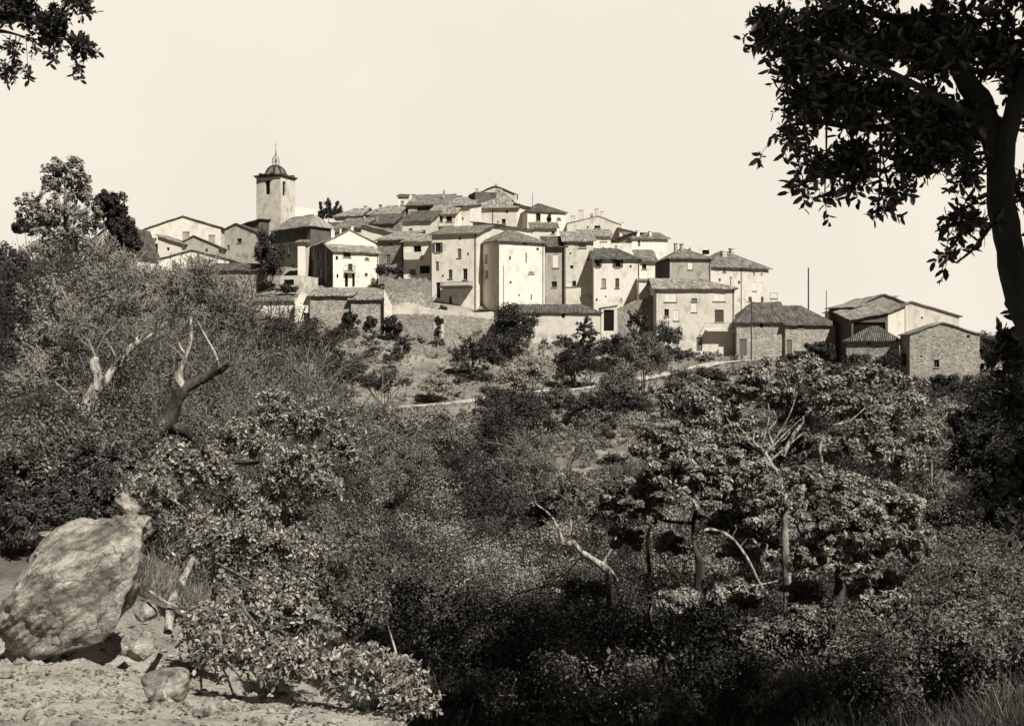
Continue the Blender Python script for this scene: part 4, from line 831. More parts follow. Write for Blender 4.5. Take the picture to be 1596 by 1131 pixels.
# --- the near oak at the upper right, its crown running out over the camera's right shoulder
tree('oak_tree', 'big dark oak leaning over the upper right corner with a thick near trunk', 5.6,
  [([(1800, 900, .2), (1690, 640, .1), (1596, 480, 0), (1566, 350, 0), (1556, 250, 0), (1535, 175, 0), (1500, 115, .1), (1470, 40, .2), (1460, -110, .3)], [.09, .085, .072, .066, .064, .06, .05, .04, .03]),
   ([(1566, 290, 0), (1572, 200, -.1), (1600, 120, -.1), (1660, 20, -.2), (1730, -80, -.2)], [.05, .045, .04, .035, .03]),
   ([(1535, 190, 0), (1460, 150, -.1), (1380, 110, -.2), (1300, 80, -.2), (1220, 40, 0)], [.026, .02, .015, .01, .006]),
   ([(1515, 160, 0), (1440, 190, .3), (1350, 200, .4), (1270, 190, .4), (1215, 200, .4)], [.035, .028, .02, .013, .007]),
   ([(1490, 90, 0), (1420, 40, .2), (1340, 10, .2), (1250, -30, .2)], [.035, .025, .018, .01]),
   ([(1570, 320, 0), (1545, 350, -.1), (1520, 385, -.2), (1490, 410, -.2)], [.016, .012, .008, .005])],
  [(1205, 42, 36, 32, 0), (1250, 95, 46, 45, .1), (1300, 50, 70, 60, 0, 5000), (1390, 60, 75, 70, .2, 6500), (1470, 70, 70, 80, .2, 6500), (1545, 60, 55, 70, .2, 4500),
   (1250, 160, 38, 36, .2), (1290, 150, 60, 60, .3, 4000), (1365, 170, 70, 60, .3, 5000), (1440, 185, 65, 60, .2, 4500), (1500, 200, 45, 55, .1), (1228, 212, 24, 18, .2),
   (1265, 250, 34, 42, .3, 900), (1330, 245, 50, 40, .3, 1400), (1400, 250, 46, 34, .2, 1000), (1285, 310, 16, 22, .3, 200), (1370, 325, 26, 20, .2, 260), (1455, 235, 40, 30, .2, 900), (1255, 290, 14, 25, .3, 250), (1335, 285, 28, 24, .2, 420), (1385, 295, 26, 22, .2, 420), (1445, 262, 22, 18, .2, 300), (1186, 240, 9, 6, .2, 60),
   (1510, 270, 20, 36, -.1, 600), (1505, 345, 26, 34, -.2, 600), (1485, 400, 26, 22, -.2, 380), (1530, 360, 20, 40, -.2, 350), (1590, 180, 22, 40, 0, 600), (1585, 300, 18, 50, .3, 400), (1590, 110, 30, 60, 0, 1200),
   (1300, -60, 110, 60, .1, 5500), (1450, -70, 120, 70, .2, 7500), (1585, -40, 90, 80, .2, 5500), (1650, 120, 60, 120, 0, 3000), (1650, 330, 50, 100, .4, 2000)],
    .06, 38000, L_SIL, B_SIL, asp=.42, tmin=.002, spray=8,
  ext=[(3.4, 5.2, 5.4, 1.7, 1.6, 1.0, 5200), (5.4, 6.4, 6.0, 1.9, 1.6, 1.1, 5200), (6.0, 4.0, 5.4, 2.0, 1.8, 1.2, 5200), (7.6, 5.2, 5.6, 1.8, 1.6, 1.2, 4000),
       (4.3, 8.2, 7.4, 1.7, 1.5, .9, 3400), (6.8, 7.8, 7.0, 1.7, 1.5, 1.0, 3400), (4.5, 3.2, 3.1, 1.4, 1.3, 1.5, 3400), (3.9, 3.9, 4.3, 1.3, 1.2, 1.0, 3000)])
# --- branch entering at the upper left, its trunk out of view
tree('oak_tree', 'leafy dark branch hanging into the upper left corner of the sky', 8.5,
  [([(-420, 1000, 0), (-400, 500, 0), (-330, 150, 0), (-260, 0, 0), (-180, -120, 0)], [.2, .17, .14, .12, .08]),
   ([(-260, 0, 0), (-160, -10, 0), (-60, 10, 0), (40, 30, 0), (90, 60, 0)], [.09, .07, .045, .02, .01]),
   ([(-60, 10, 0), (-20, 45, 0), (10, 50, 0), (40, 58, 0)], [.03, .02, .012, .006])],
  [(25, 15, 45, 26, 0, 2400), (75, 30, 32, 30, 0, 1800), (85, 60, 18, 32, .1, 800), (120, 8, 26, 16, 0, 500), (128, 70, 20, 20, 0, 650), (122, 102, 9, 10, 0, 120), (82, 88, 9, 10, 0, 110), (50, 66, 6, 6, 0, 50),
   (20, 75, 9, 13, 0, 180), (14, 112, 15, 12, 0, 260), (44, 116, 6, 7, 0, 60), (-40, 20, 60, 60, 0, 3000), (60, -50, 90, 45, 0, 4500), (-80, -60, 90, 60, .3, 4000)],
  .055, 11000, L_SIL, B_SIL, asp=.5, tmin=.003, spray=7)
# --- far left trees
tree('tall_tree', 'tall open-crowned tree rising above the others at the left', 78,
  [([(112, 520, 0), (110, 450, 0), (106, 390, 0), (102, 320, 0), (104, 265, 0)], [.3, .25, .2, .14, .06]), ([(108, 400, 0), (70, 350, 0), (45, 330, 0)], [.12, .09, .05]), ([(106, 380, 0), (140, 345, 0), (160, 330, 0)], [.1, .07, .04])],
  [(100, 262, 34, 20, 0), (84, 290, 22, 26, 0), (120, 300, 28, 34, 1), (98, 330, 34, 26, -1), (52, 318, 26, 18, 0), (66, 345, 34, 24, 0), (135, 352, 26, 30, 0), (45, 350, 22, 22, 1), (105, 380, 52, 34, -1), (150, 330, 12, 20, 0), (90, 420, 60, 34, -2), (150, 410, 44, 34, -2), (30, 330, 14, 12, 0, 120), (128, 272, 12, 14, 0, 120), (74, 262, 10, 8, 0, 60)],
  .22, 13000, L_OAK, B_MID, clumps=30, rho=.22)
tree('cypress', 'broad very dark cypress beside the tall open-crowned tree', 112, [], [(170, 322, 28, 26, 0), (185, 350, 18, 26, 0), (198, 365, 18, 28, 0, 500), (206, 378, 14, 22, 0, 350), (180, 395, 22, 30, 0, 600)], .32, 17000, L_DARK, B_DARK, clumps=70, rho=.24, links=False)
shrub('pine_tree', 'round dark pine crown below the tall open tree at far left', 52, 357, 90, 30, 20, .25, 2600, L_DARK, 'tree')
for k, (a, b, c, d_) in enumerate([(500, 325, 7, 10), (512, 321, 9, 13), (526, 324, 8, 11)]):
    tree('conifer', ['leftmost and thinnest small dark conifer on the skyline beside the church', 'middle small dark conifer of the skyline clump', 'rightmost small dark conifer of the skyline clump'][k], 197, [],
         [(a, b + 6, c, d_, 0), (a, b - 6, c * .45, d_ * .7, 0, 40), (a + 3, b + 14, c * 1.2, 7, 0)], .28, 1500, L_DARK, B_DARK, clumps=18, rho=.3, links=False)
# --- dark trees and bushes around the village foot
VG = [('dark ragged bush below the stone house with the green shutter', 'shrub', 598, 424, 161, 12, 14, L_OAKD, 900),
 ('dark low bush between the stone shuttered house and the loggia house foot', 'shrub', 618, 424, 160, 12, 9, L_OAKD, 700),
 ('slim dark cypress in front of the dark hipped skyline house', 'tree', 856, 345, 189, 3.5, 12, L_DARK, 500),
 ('scraggly bush in front of the shaded side of the white gabled house', 'shrub', 448, 452, 152, 16, 10, L_OAKD, 900),
 ('small dark bush at the foot of the long wooden balcony', 'shrub', 690, 482, 151, 7, 6, L_OAKD, 300),
 ('dark ivy-covered tree standing against the tall shaded house below the tower', 'tree', 417, 412, 160, 26, 48, L_DARK, 7000),
 ('dark bushy tree right under the long stone store, largest on the left slope', 'tree', 490, 545, 112, 52, 44, L_DARK, 5200),
 ('dark bush at the left end of the low pale house', 'shrub', 372, 505, 140, 32, 30, L_DARK, 2600),
 ('wide dark shrub below the long thin roof', 'shrub', 430, 515, 138, 36, 24, L_DARK, 2200),
 ('dark shrub spreading below the largest bush of the left slope', 'shrub', 535, 585, 104, 34, 32, L_OAKD, 2400),
 ('small dark shrub between the tall bush and the stone store', 'shrub', 395, 550, 120, 30, 22, L_OAKD, 1800),
 ('round dark bush against the stone store, left one of two', 'shrub', 546, 499, 144.5, 15, 13, L_DARK, 1100),
 ('smaller round dark bush against the stone store, right one of two', 'shrub', 577, 505, 144.5, 11, 11, L_DARK, 800),
 ('upright dark bush in front of the white pier', 'shrub', 609, 512, 142, 17, 21, L_DARK, 1500),
 ('dark shrub on the terrace below the upright bush', 'shrub', 628, 541, 136, 15, 11, L_OAKD, 800),
 ('dark low shrub at the middle of the dry stone terrace', 'shrub', 680, 539, 136, 14, 9, L_OAKD, 700),
 ('added dark shrub standing in for the dark wall recess below the balcony house', 'shrub', 684, 502, 144.5, 9, 11, L_DARK, 500),  # bush put in for the darkness of the wall recess
 ('low row of plants at the foot of the grey streaked wall', 'shrub', 750, 488, 147, 20, 7, L_OAKD, 700),
 ('dark bush at the left corner of the long white outbuilding', 'shrub', 800, 520, 141, 34, 36, L_DARK, 3400),
 ('dark bush below the left corner of the long white outbuilding', 'shrub', 775, 545, 136, 26, 22, L_OAKD, 1500),
 ('dark low bush spreading under the small tree before the outbuilding', 'shrub', 905, 572, 128, 44, 17, L_DARK, 2200),
 ('dark bush between the black doorway and the pointed tree', 'shrub', 958, 545, 134, 24, 18, L_DARK, 1500),
 ('dark bushy plant at the left foot of the townhouse', 'shrub', 1034, 533, 137, 24, 22, L_OAKD, 1500),
 ('dark clipped round shrub before the second barn door', 'shrub', 1276, 552, 126, 28, 20, L_DARK, 2000),
 ('dark low shrub left of the clipped round shrub', 'shrub', 1236, 560, 122, 20, 12, L_OAKD, 900),
 ('grey-green shrub before the small stone shed', 'shrub', 1340, 568, 118, 26, 18, L_OAKD, 1500),
 ('dark shrub between the small stone shed and the gable barn', 'shrub', 1382, 572, 118, 26, 26, L_DARK, 2000),
 ('dense dark round bush at the left foot of the gable barn', 'shrub', 1466, 606, 106, 30, 26, L_DARK, 2600),
 ('dense dark bush at the right foot of the gable barn', 'shrub', 1535, 604, 104, 34, 26, L_DARK, 2600),
 ('dark trees behind the right corner of the gable barn', 'tree', 1548, 560, 140, 24, 24, L_DARK, 1500)]
for lb, ct, px, py, Y, rx, ry, m, n in VG:
    if 695 < px < 1100 and py > 500: rx, ry, py, n = rx * 1.22, ry * 1.3, py - ry * .15, int(n * 1.5)
    shrub('tree' if ct == 'tree' else 'shrub', lb, px, py, Y, rx, ry, .0021 * Y, n, m, ct, clumps=22)
GB = [('dark bush in front of the path, right of the large rounded valley tree', 905, 640, 117, 32, 26, L_OAKD, 2400),
 ('grey bush hiding the path below the small dark tree', 868, 622, 119, 26, 18, L_SCRUB, 1800),
 ('dark bush between the path and the pale tussock bush', 985, 640, 112, 34, 24, L_OAKD, 2400),
 ('grey bush hiding the path left of the townhouse foot', 1062, 598, 126, 34, 24, L_SCRUB, 2600),
 ('dark bush below the lane, under the townhouse balcony', 1105, 590, 124, 30, 18, L_OAKD, 2000),
 ('rounded grey bush at the left end of the roadside wall', 545, 655, 108, 34, 22, L_SCRUB, 2200),
 ('pale grey rounded bush like a dome below the long outbuilding', 822, 590, 114, 46, 34, L_PALE, 5200),
 ('bright pale rounded bush beside the roadside wall', 680, 606, 121, 32, 20, L_PALE, 2600),
 ('soft grey rounded tree right of the small dark tree on the slope', 1000, 570, 118, 44, 46, L_SCRUB, 5200),
 ('soft grey bush left below the grey rounded tree', 965, 605, 108, 34, 36, L_SCRUB, 3200),
 ('large dark rounded tree in the middle of the valley', 812, 660, 92, 58, 54, L_OAKD, 6500),
 ('dark bush left of the large rounded valley tree', 770, 630, 98, 34, 30, L_OAKD, 2600),
 ('dark rounded scrub oak at the centre of the valley', 735, 752, 66, 62, 46, L_OAKD, 6000),
 ('grey rounded bush left of the central dark scrub oak', 640, 735, 62, 52, 42, L_SCRUB, 5200),
 ('broad grey bush right of the central dark scrub oak', 815, 735, 68, 56, 42, L_SCRUB, 5200),
 ('mid grey bush above the central dark scrub oak', 700, 690, 78, 48, 32, L_SCRUB, 3800),
 ('dark shrub hidden in the shade between road and valley tree', 600, 600, 116, 40, 26, L_OAKD, 2000),
 ('pale tussock bush on the sunlit bank at the centre right', 1010, 660, 84, 50, 18, L_PALE, 2600)]
for lb, px, py, Y, rx, ry, m, n in GB:
    shrub('bush', lb, px, py, Y, rx, ry, .0019 * Y, n, m, 'bush', clumps=46, rho=.24, fmin=.7, up=-.15)
tree('fig_tree', 'dark twiggy spreading tree on the slope below the balcony house', 130,
  [([(738, 603, 0), (736, 580, 0), (738, 555, 0)], [.18, .14, .1]), ([(736, 580, 0), (715, 550, 0), (705, 530, 0)], [.1, .07, .04]), ([(737, 570, 0), (755, 540, 0), (765, 520, 0)], [.1, .07, .04])],
  [(738, 545, 30, 34, 0), (712, 555, 18, 24, 0), (762, 545, 20, 28, 0), (735, 585, 26, 14, 0)], .25, 2600, L_OAKD, B_DARK, clumps=36, rho=.17,
  twigs=[((735, 560, 0), D(.3, 0, 1), 2.4, .05, 3), ((735, 560, 0), D(-.5, 0, 1), 2.4, .05, 3), ((740, 565, 0), D(.8, 0, 1), 2.2, .05, 3)], tmat=L_TWIGD)
tree('small_tree', 'small dark tree with an airy top in front of the long white outbuilding', 133,
  [([(896, 600, 0), (897, 570, 0), (905, 540, 0), (912, 510, 0)], [.16, .13, .1, .05])],
  [(912, 506, 16, 15, 0), (918, 522, 20, 16, 0), (895, 540, 28, 22, 0), (880, 560, 20, 16, 0), (918, 548, 18, 20, 0)], .27, 3000, L_DARK, B_MID, clumps=28, rho=.2)
tree('small_tree', 'dark pointed tree with upright branches left of the townhouse', 139,
  [([(995, 570, 0), (994, 540, 0), (992, 510, 0)], [.16, .13, .06])],
  [(986, 500, 12, 22, 0), (1004, 506, 12, 24, 0), (995, 530, 22, 20, 0), (1018, 535, 16, 16, 0)], .27, 2400, L_DARK, B_DARK, clumps=26, rho=.2, twigs=[((990, 520, 0), D(-.2, 0, 1), 3, .05, 3), ((1000, 520, 0), D(.3, 0, 1), 3, .05, 3)], tmat=L_TWIGD)
tree('bare_tree', 'little pale dead tree in front of the largest bush of the left slope', 96, [([(476, 590, 0), (480, 565, 0), (488, 540, 0), (489, 525, 0)], [.07, .05, .03, .015])], [], .1, 0, B_PALE, B_PALE,
  twigs=[((478, 575, 0), D(.6, 0, 1), 1.2, .03, 2), ((482, 560, 0), D(-.5, 0, 1), 1.2, .03, 2)])
# --- left middle distance: pollarded and bare trees
tree('cork_oak', 'tree with a broken pale trunk at the left among bare twigs', 18,
  [([(134, 720, 0), (136, 680, 0), (133, 650, 0), (140, 620, 0), (148, 600, 0)], [.12, .13, .12, .1, .09]),
   ([(148, 606, 0), (152, 590, 0), (147, 570, 0), (150, 556, 0)], [.09, .085, .08, .05]), ([(133, 650, 0), (122, 635, 0), (112, 620, 0)], [.06, .045, .025]),
   ([(143, 618, 0), (162, 596, .1), (184, 566, .2), (205, 542, .3), (217, 530, .3)], [.07, .07, .065, .06, .04]), ([(205, 542, .3), (235, 522, .4), (262, 500, .5)], [.035, .025, .012]),
   ([(213, 532, .3), (212, 500, .4), (196, 468, .5), (182, 440, .6)], [.028, .022, .018, .008])],
  [(95, 470, 70, 62, 2, 5000), (185, 440, 60, 60, 2, 4200), (60, 540, 50, 50, 1, 3000), (210, 480, 40, 40, 1, 1500)], .05, 7000, L_OAK, B_PALE, clumps=60, rho=.13, tmin=.006, links=False,
  twigs=[((184, 566, .2), D(-.2, 0, 1), 0.55, .022, 4), ((212, 500, .4), D(.1, 0, 1), 0.50, .018, 4), ((196, 468, .5), D(-.4, 0, 1), 0.45, .014, 4), ((262, 500, .5), D(.4, 0, 1), 0.40, .012, 4), ((150, 560, 0), D(-.3, 0, 1), 0.55, .02, 4), ((112, 620, 0), D(-.5, 0, .8), 0.50, .018, 4), ((217, 530, .3), D(.6, 0, 1), 0.45, .016, 4), ((150, 556, 0), D(.1, 0, 1), 0.55, .02, 4), ((110, 600, 1), D(-.2, 0, 1), 0.60, .02, 4)], tmat=L_TWIG)
tree('cork_oak', 'leaning dark trunk with two white-topped limbs and bare twigs', 17,
  [([(225, 700, 0), (240, 672, 0), (262, 655, 0), (275, 625, 0), (288, 604, 0)], [.16, .17, .12, .11, .1]),
   ([(288, 606, 0), (312, 592, 0), (338, 578, 0), (357, 568, 0)], [.085, .075, .065, .04]),
   ([(286, 606, 0), (279, 588, 0), (286, 566, 0), (293, 545, 0), (298, 520, 0), (297, 492, 0)], [.07, .06, .04, .035, .03, .018]), ([(289, 552, 0), (282, 542, 0), (279, 534, 0)], [.022, .016, .008]),
   ([(342, 572, 0), (332, 545, 0), (318, 520, 0), (308, 500, 0)], [.03, .022, .016, .01]), ([(262, 662, 0), (285, 672, .3), (300, 690, .6)], [.1, .09, .07])],
  [(280, 450, 60, 40, 2, 3000), (340, 470, 50, 40, 2, 2200)], .045, 7000, L_OAK, B_DARK, clumps=50, rho=.14, tmin=.005, links=False, pale=(2, 3, 4),  # dark cork bark also paints the shaded foot; pale limbs paint the sun
  twigs=[((297, 495, 0), D(-.2, 0, 1), 0.45, .014, 4), ((298, 510, 0), D(.4, 0, 1), 0.40, .012, 4), ((310, 502, 0), D(-.1, 0, 1), 0.40, .01, 4), ((320, 520, 0), D(.5, 0, 1), 0.40, .012, 4), ((355, 568, 0), D(.5, 0, 1), 0.45, .014, 4), ((357, 566, 0), D(.0, 0, 1), 0.45, .014, 4), ((288, 560, 0), D(-.7, 0, 1), 0.40, .012, 4), ((350, 572, 0), D(.9, 0, .8), 0.40, .014, 4), ((308, 500, 0), D(.3, 0, 1), 0.45, .01, 4)], tmat=L_TWIG)
TT = [('grey twiggy tree behind the broken pale trunk', 60, 400, 30, L_TWIGD), ('grey twiggy tree between the two old trunks', 190, 420, 26, L_TWIG), ('fine-twigged bare tree in front of the chapel slope', 305, 418, 34, L_TWIGD),
      ('fine-twigged bare tree beside the dark bush of the left slope', 380, 500, 26, L_TWIG), ('bare grey bush right of the leaning dark trunk', 425, 560, 24, L_TWIG), ('bare twiggy tree under the tall open-crowned tree', 110, 385, 40, L_TWIGD),
      ('bare twiggy tree before the gabled houses at left', 240, 415, 38, L_TWIG), ('bare twiggy bush low at the left edge', 50, 600, 16, L_TWIGD)]
for lb, px, py, Y, m in TT:
    c = P(px, py, Y); g = h1(c.x, c.y); s_ = Y / F; hgt = max(c.z - g, .8); root = empty('bare_tree', (c.x, c.y, g)); tag(root, lb, 'tree')
    out = []
    for k in range(4): twig_tree((c.x + RNG.normal() * .2, c.y, g - .2), D(RNG.normal() * .45, RNG.normal() * .3, 1), hgt * .42, .0022 * Y * .4, 4, out, spread=.42, nb=3)
    tw = Cloud(); add_twigs(tw, out, 3, .5, .00028 * Y); tw.build('twigs', m, root)
    cl = Cloud(); tips = np.array([o[1] for o in out if o[4] == 0]); nl = 9000; k = RNG.integers(0, len(tips), nl)
    V, Q = leaf_quads(tips[k] + RNG.normal(size=(nl, 3)) * .006 * Y, unit(RNG.normal(size=(nl, 3))), .0026 * Y); cl.add(V, Q, RNG.uniform(0, 1, nl)); cl.build('crown', L_OAKD if m is L_TWIGD else L_SCRUB, root)
for lb, bl_ in (('dark leafy evergreen at the left edge, upper', [(20, 430, 45, 55, 0), (40, 500, 40, 50, 0), (10, 560, 40, 60, 0)]), ('brownish leafy bush at the left edge below the evergreen', [(40, 610, 50, 45, -8), (15, 700, 50, 60, -12), (90, 690, 40, 30, -10)])):
    tree('evergreen', lb, 34, [], bl_, .085, 9000, L_OAKD, B_DARK, clumps=50, rho=.22, cat='tree')
LB = [('leafy bright bush at the foot of the arched cork oak branch', 1150, 935, 15, 46, 30), ('leafy bush in front of the dark-footed cork oak trunks', 1060, 940, 15.5, 36, 24),
 ('leafy bush right of the thick black oak trunk', 1385, 955, 13.5, 56, 34), ('leafy bush left of the thick black oak trunk, dappled by sun', 1255, 975, 13, 44, 30), ('leafy sunlit bush under the crooked pale-limbed tree', 900, 925, 17, 44, 24)]
for lb, px, py, Y, rx, ry in LB:
    shrub('bush', lb, px, py, Y, rx, ry, .0042 * Y, 2600, L_OAK, 'bush', clumps=26, rho=.3)
# --- the big leafy bushes left of centre
NB = [('leafy evergreen oak bush at left centre, its top under the pale stores', 13,
       [(440, 640, 60, 40, 1.0), (500, 660, 60, 50, 1.2), (380, 690, 70, 50, .5), (545, 700, 40, 45, 1.5), (460, 730, 80, 55, .3), (330, 730, 60, 45, 0), (270, 720, 55, 40, 0), (400, 780, 60, 50, .2), (500, 760, 50, 30, .8)], .055, 48000, L_OAK),
      ('dense leafy bush between the boulder and the valley brush', 9.5,
       [(330, 830, 90, 55, 0), (240, 760, 55, 45, .4), (430, 850, 80, 60, 0), (500, 900, 60, 60, 0), (390, 940, 90, 60, -.8), (320, 980, 60, 50, -1.5), (470, 1000, 80, 55, -1.4), (560, 1040, 70, 45, -2.2), (620, 1060, 50, 40, -2.4), (360, 1010, 70, 34, -2.6), (450, 1030, 70, 36, -2.6), (540, 1050, 70, 36, -2.8), (460, 965, 80, 45, -2.2), (640, 1085, 50, 26, -3)], .043, 88000, L_OAK),
      ('dark tangled bush at the left behind the boulder', 11,
       [(60, 800, 70, 50, 0), (140, 770, 70, 45, .5), (30, 740, 50, 50, 1), (200, 830, 50, 50, .5), (150, 720, 60, 40, 2)], .045, 20000, L_OAKD)]
for lb, Y, bl_, lf, n, m in NB:
    tree('oak_bush', lb, Y, [], bl_, lf, n, m, B_MID, cat='bush', clumps=44, rho=.2, asp=.5, tmin=.002, fmin=.5, up=-.6, spray=(10 if m is L_OAK else 0))
# --- young cork oaks, centre right
tree('cork_oak', 'young cork oak with two dark-footed trunks at centre right', 17,
  [([(1088, 965, 0), (1090, 900, 0), (1090, 872, 0), (1082, 850, 0), (1080, 815, 0)], [.085, .075, .065, .035, .03]), ([(1080, 830, 0), (1110, 825, 0), (1140, 838, 0), (1165, 870, 0), (1185, 910, 0), (1210, 942, .2)], [.024, .026, .024, .022, .02, .012]),
   ([(1092, 940, 0), (1130, 915, 0), (1175, 912, 0), (1212, 905, 0)], [.03, .026, .018, .01]), ([(1080, 815, 0), (1040, 812, 0), (1010, 800, 0)], [.03, .022, .012]), ([(1080, 815, 0), (1090, 780, 0), (1110, 740, 0)], [.035, .028, .02])],
  [(1040, 700, 60, 40, 0), (1100, 690, 60, 45, .5), (1020, 760, 50, 36, 0), (1090, 760, 70, 42, 0), (1150, 740, 60, 45, 0), (1000, 790, 36, 26, 0), (1160, 800, 50, 30, .3), (1210, 790, 46, 40, .6), (1125, 815, 40, 26, .8), (950, 780, 32, 26, .5), (1040, 850, 30, 22, 1.2), (975, 840, 30, 24, 1.2), (1150, 860, 36, 22, 1.4)], .07, 38000, L_OAK, B_DARK, clumps=34, rho=.22, tmin=.006, pale=(1, 2))
tree('cork_oak', 'wide cork oak with pale forked branches below the stone barns', 25,
  [([(1230, 930, -3), (1225, 860, -2), (1222, 800, -1), (1215, 740, 0)], [.08, .07, .065, .06]),
   ([(1215, 740, 0), (1185, 700, 0), (1165, 680, -1.6), (1157, 676, -1.6)], [.05, .04, .03, .015]), ([(1205, 730, -1.6), (1192, 705, -1.6), (1175, 690, -1.6), (1176, 672, -1.6)], [.04, .03, .022, .01]),
   ([(1220, 710, -1.6), (1235, 680, -1.6), (1250, 660, -1.6), (1252, 648, -1.6)], [.05, .045, .03, .015]), ([(1204, 692, -1.6), (1198, 672, -1.6), (1210, 655, -1.6), (1206, 640, -1.6)], [.03, .025, .02, .01]),
   ([(1281, 720, -1.6), (1278, 700, -1.6), (1283, 680, -1.6)], [.035, .03, .018]), ([(1300, 662, -1.6), (1325, 655, -1.6), (1348, 636, -1.6)], [.02, .018, .01])],
  [(1190, 600, 60, 40, 1), (1250, 585, 50, 36, 1.5), (1310, 610, 60, 40, 1), (1370, 640, 60, 45, 1), (1120, 630, 55, 38, 1), (1410, 620, 40, 45, 2), (1240, 640, 60, 36, 2.5), (1330, 690, 60, 45, 0), (1390, 710, 55, 50, 0), (1260, 760, 70, 40, -.5), (1200, 780, 50, 36, -.5), (1080, 610, 30, 24, 2), (1320, 770, 70, 45, -.5), (1150, 690, 60, 42, 1), (1100, 660, 50, 36, 2), (1230, 700, 40, 30, 2), (1436, 690, 30, 40, 1), (1392, 810, 42, 44, 0), (1180, 850, 50, 40, 0), (1260, 870, 60, 40, 0), (1360, 900, 60, 36, 0), (1420, 870, 50, 40, 0), (1050, 640, 30, 26, 3), (1350, 590, 50, 30, 3)], .10, 56000, L_OAK, B_MID, clumps=32, rho=.22, tmin=.008, pale=(1, 2, 3, 4, 5, 6))
tree('cork_oak', 'cork oak with a thick black trunk in front at the right', 14.5,
  [([(1298, 1000, 0), (1302, 950, 0), (1310, 910, 0), (1306, 870, 0)], [.08, .075, .07, .055]), ([(1310, 910, 0), (1335, 860, 0), (1360, 820, 0)], [.05, .04, .025]), ([(1306, 870, 0), (1285, 830, 0), (1270, 800, 0)], [.035, .03, .02])],
  [(1290, 830, 55, 40, 0), (1350, 820, 60, 42, 0), (1400, 790, 44, 36, .3), (1330, 880, 50, 28, 0), (1365, 915, 50, 34, .6), (1250, 925, 34, 26, .8), (1260, 870, 36, 30, 0), (1400, 850, 46, 36, .2), (1300, 770, 50, 26, .2)], .068, 20000, L_OAK, B_DARK, clumps=32, rho=.2, tmin=.005)
tree('sapling', 'slender straight trunk between the two front cork oaks', 16, [([(1226, 935, 0), (1224, 880, 0), (1222, 820, 0), (1226, 790, 0)], [.05, .045, .04, .03])], [(1225, 780, 36, 26, 0)], .08, 900, L_OAK, B_MID, clumps=16)
tree('sapling', 'thin white crooked stem left of the double-trunked cork oak', 18, [([(1012, 905, 0), (1010, 870, 0), (1009, 840, 0), (1014, 818, 0)], [.035, .035, .03, .02])], [(1020, 800, 20, 14, 0)], .08, 260, L_OAK, B_PALE, clumps=8)
tree('cork_oak', 'crooked pale-limbed little tree in the middle of the brush', 20,
  [([(948, 905, 0), (942, 885, 0), (925, 872, 0), (905, 858, 0), (893, 843, 0)], [.05, .065, .06, .045, .036]), ([(878, 846, 0), (868, 820, 0), (855, 800, 0), (835, 785, 0)], [.032, .028, .02, .01]), ([(896, 845, 0), (885, 848, 0), (876, 846, 0)], [.05, .05, .045]),
   ([(940, 880, 0), (955, 850, 0), (968, 822, 0)], [.03, .022, .012]), ([(944, 882, 0), (955, 893, 0), (962, 905, .2)], [.04, .03, .03]), ([(888, 832, 0), (890, 815, 0), (885, 800, 0)], [.02, .016, .008])],
  [(880, 770, 50, 30, 1), (940, 790, 40, 36, 1), (840, 800, 30, 26, 1.5), (975, 800, 26, 26, .5)], .07, 3600, L_SCRUB, B_PALE, clumps=40, rho=.18, tmin=.006,
  twigs=[((835, 785, 0), D(-.4, 0, 1), .7, .014, 3), ((968, 822, 0), D(.3, 0, 1), .8, .014, 3), ((885, 800, 0), D(0, 0, 1), .7, .012, 3)])
# --- right side
tree('dark_tree', 'tall black-green trees along the right edge beyond the big trunk', 36, [],
  [(1560, 650, 50, 60, 2), (1520, 700, 46, 50, 1), (1575, 760, 60, 80, 0), (1500, 660, 30, 30, 4), (1590, 560, 30, 50, 2), (1568, 790, 26, 60, 0), (1580, 850, 50, 60, -3), (1640, 700, 60, 120, 0)], .12, 30000, L_DARK, B_DARK, clumps=70, rho=.22, cat='tree')
tree('oak_bush', 'rounded brushy bush in the bottom right corner', 15, [], [(1500, 960, 80, 55, 0), (1560, 1000, 70, 70, -.5), (1450, 1010, 60, 50, -.4), (1420, 940, 50, 40, .5), (1520, 900, 60, 40, 1.2), (1590, 930, 50, 60, .5), (1500, 1070, 80, 50, -1.5)], .05, 26000, L_SCRUB, B_DARK, cat='bush', clumps=60, rho=.2)
tree('oak_bush', 'grey leafy bush below the sunlit field at the right', 30, [], [(1440, 860, 60, 40, 0), (1500, 850, 50, 36, 1), (1380, 900, 50, 34, -1), (1560, 880, 50, 36, 1), (1440, 770, 36, 36, 3)], .08, 9000, L_SCRUB, B_DARK, cat='bush', clumps=50, rho=.2)
tree('oak_bush', 'hanging near leaves low at the right edge beside the big trunk', 7.5, [], [(1598, 540, 30, 60, 0), (1585, 640, 20, 46, 0), (1610, 760, 40, 90, 0)], .085, 2600, L_SIL, B_SIL, cat='bush', spray=12)
tree('oak_bush', 'pale grassy bushes bordering the shaded field at right', 60, [], [(1450, 670, 40, 24, 0), (1480, 640, 34, 22, 3), (1430, 700, 24, 18, -2), (1475, 700, 22, 12, -2)], .12, 4600, L_PALE, B_MID, cat='bush', clumps=50, rho=.2)

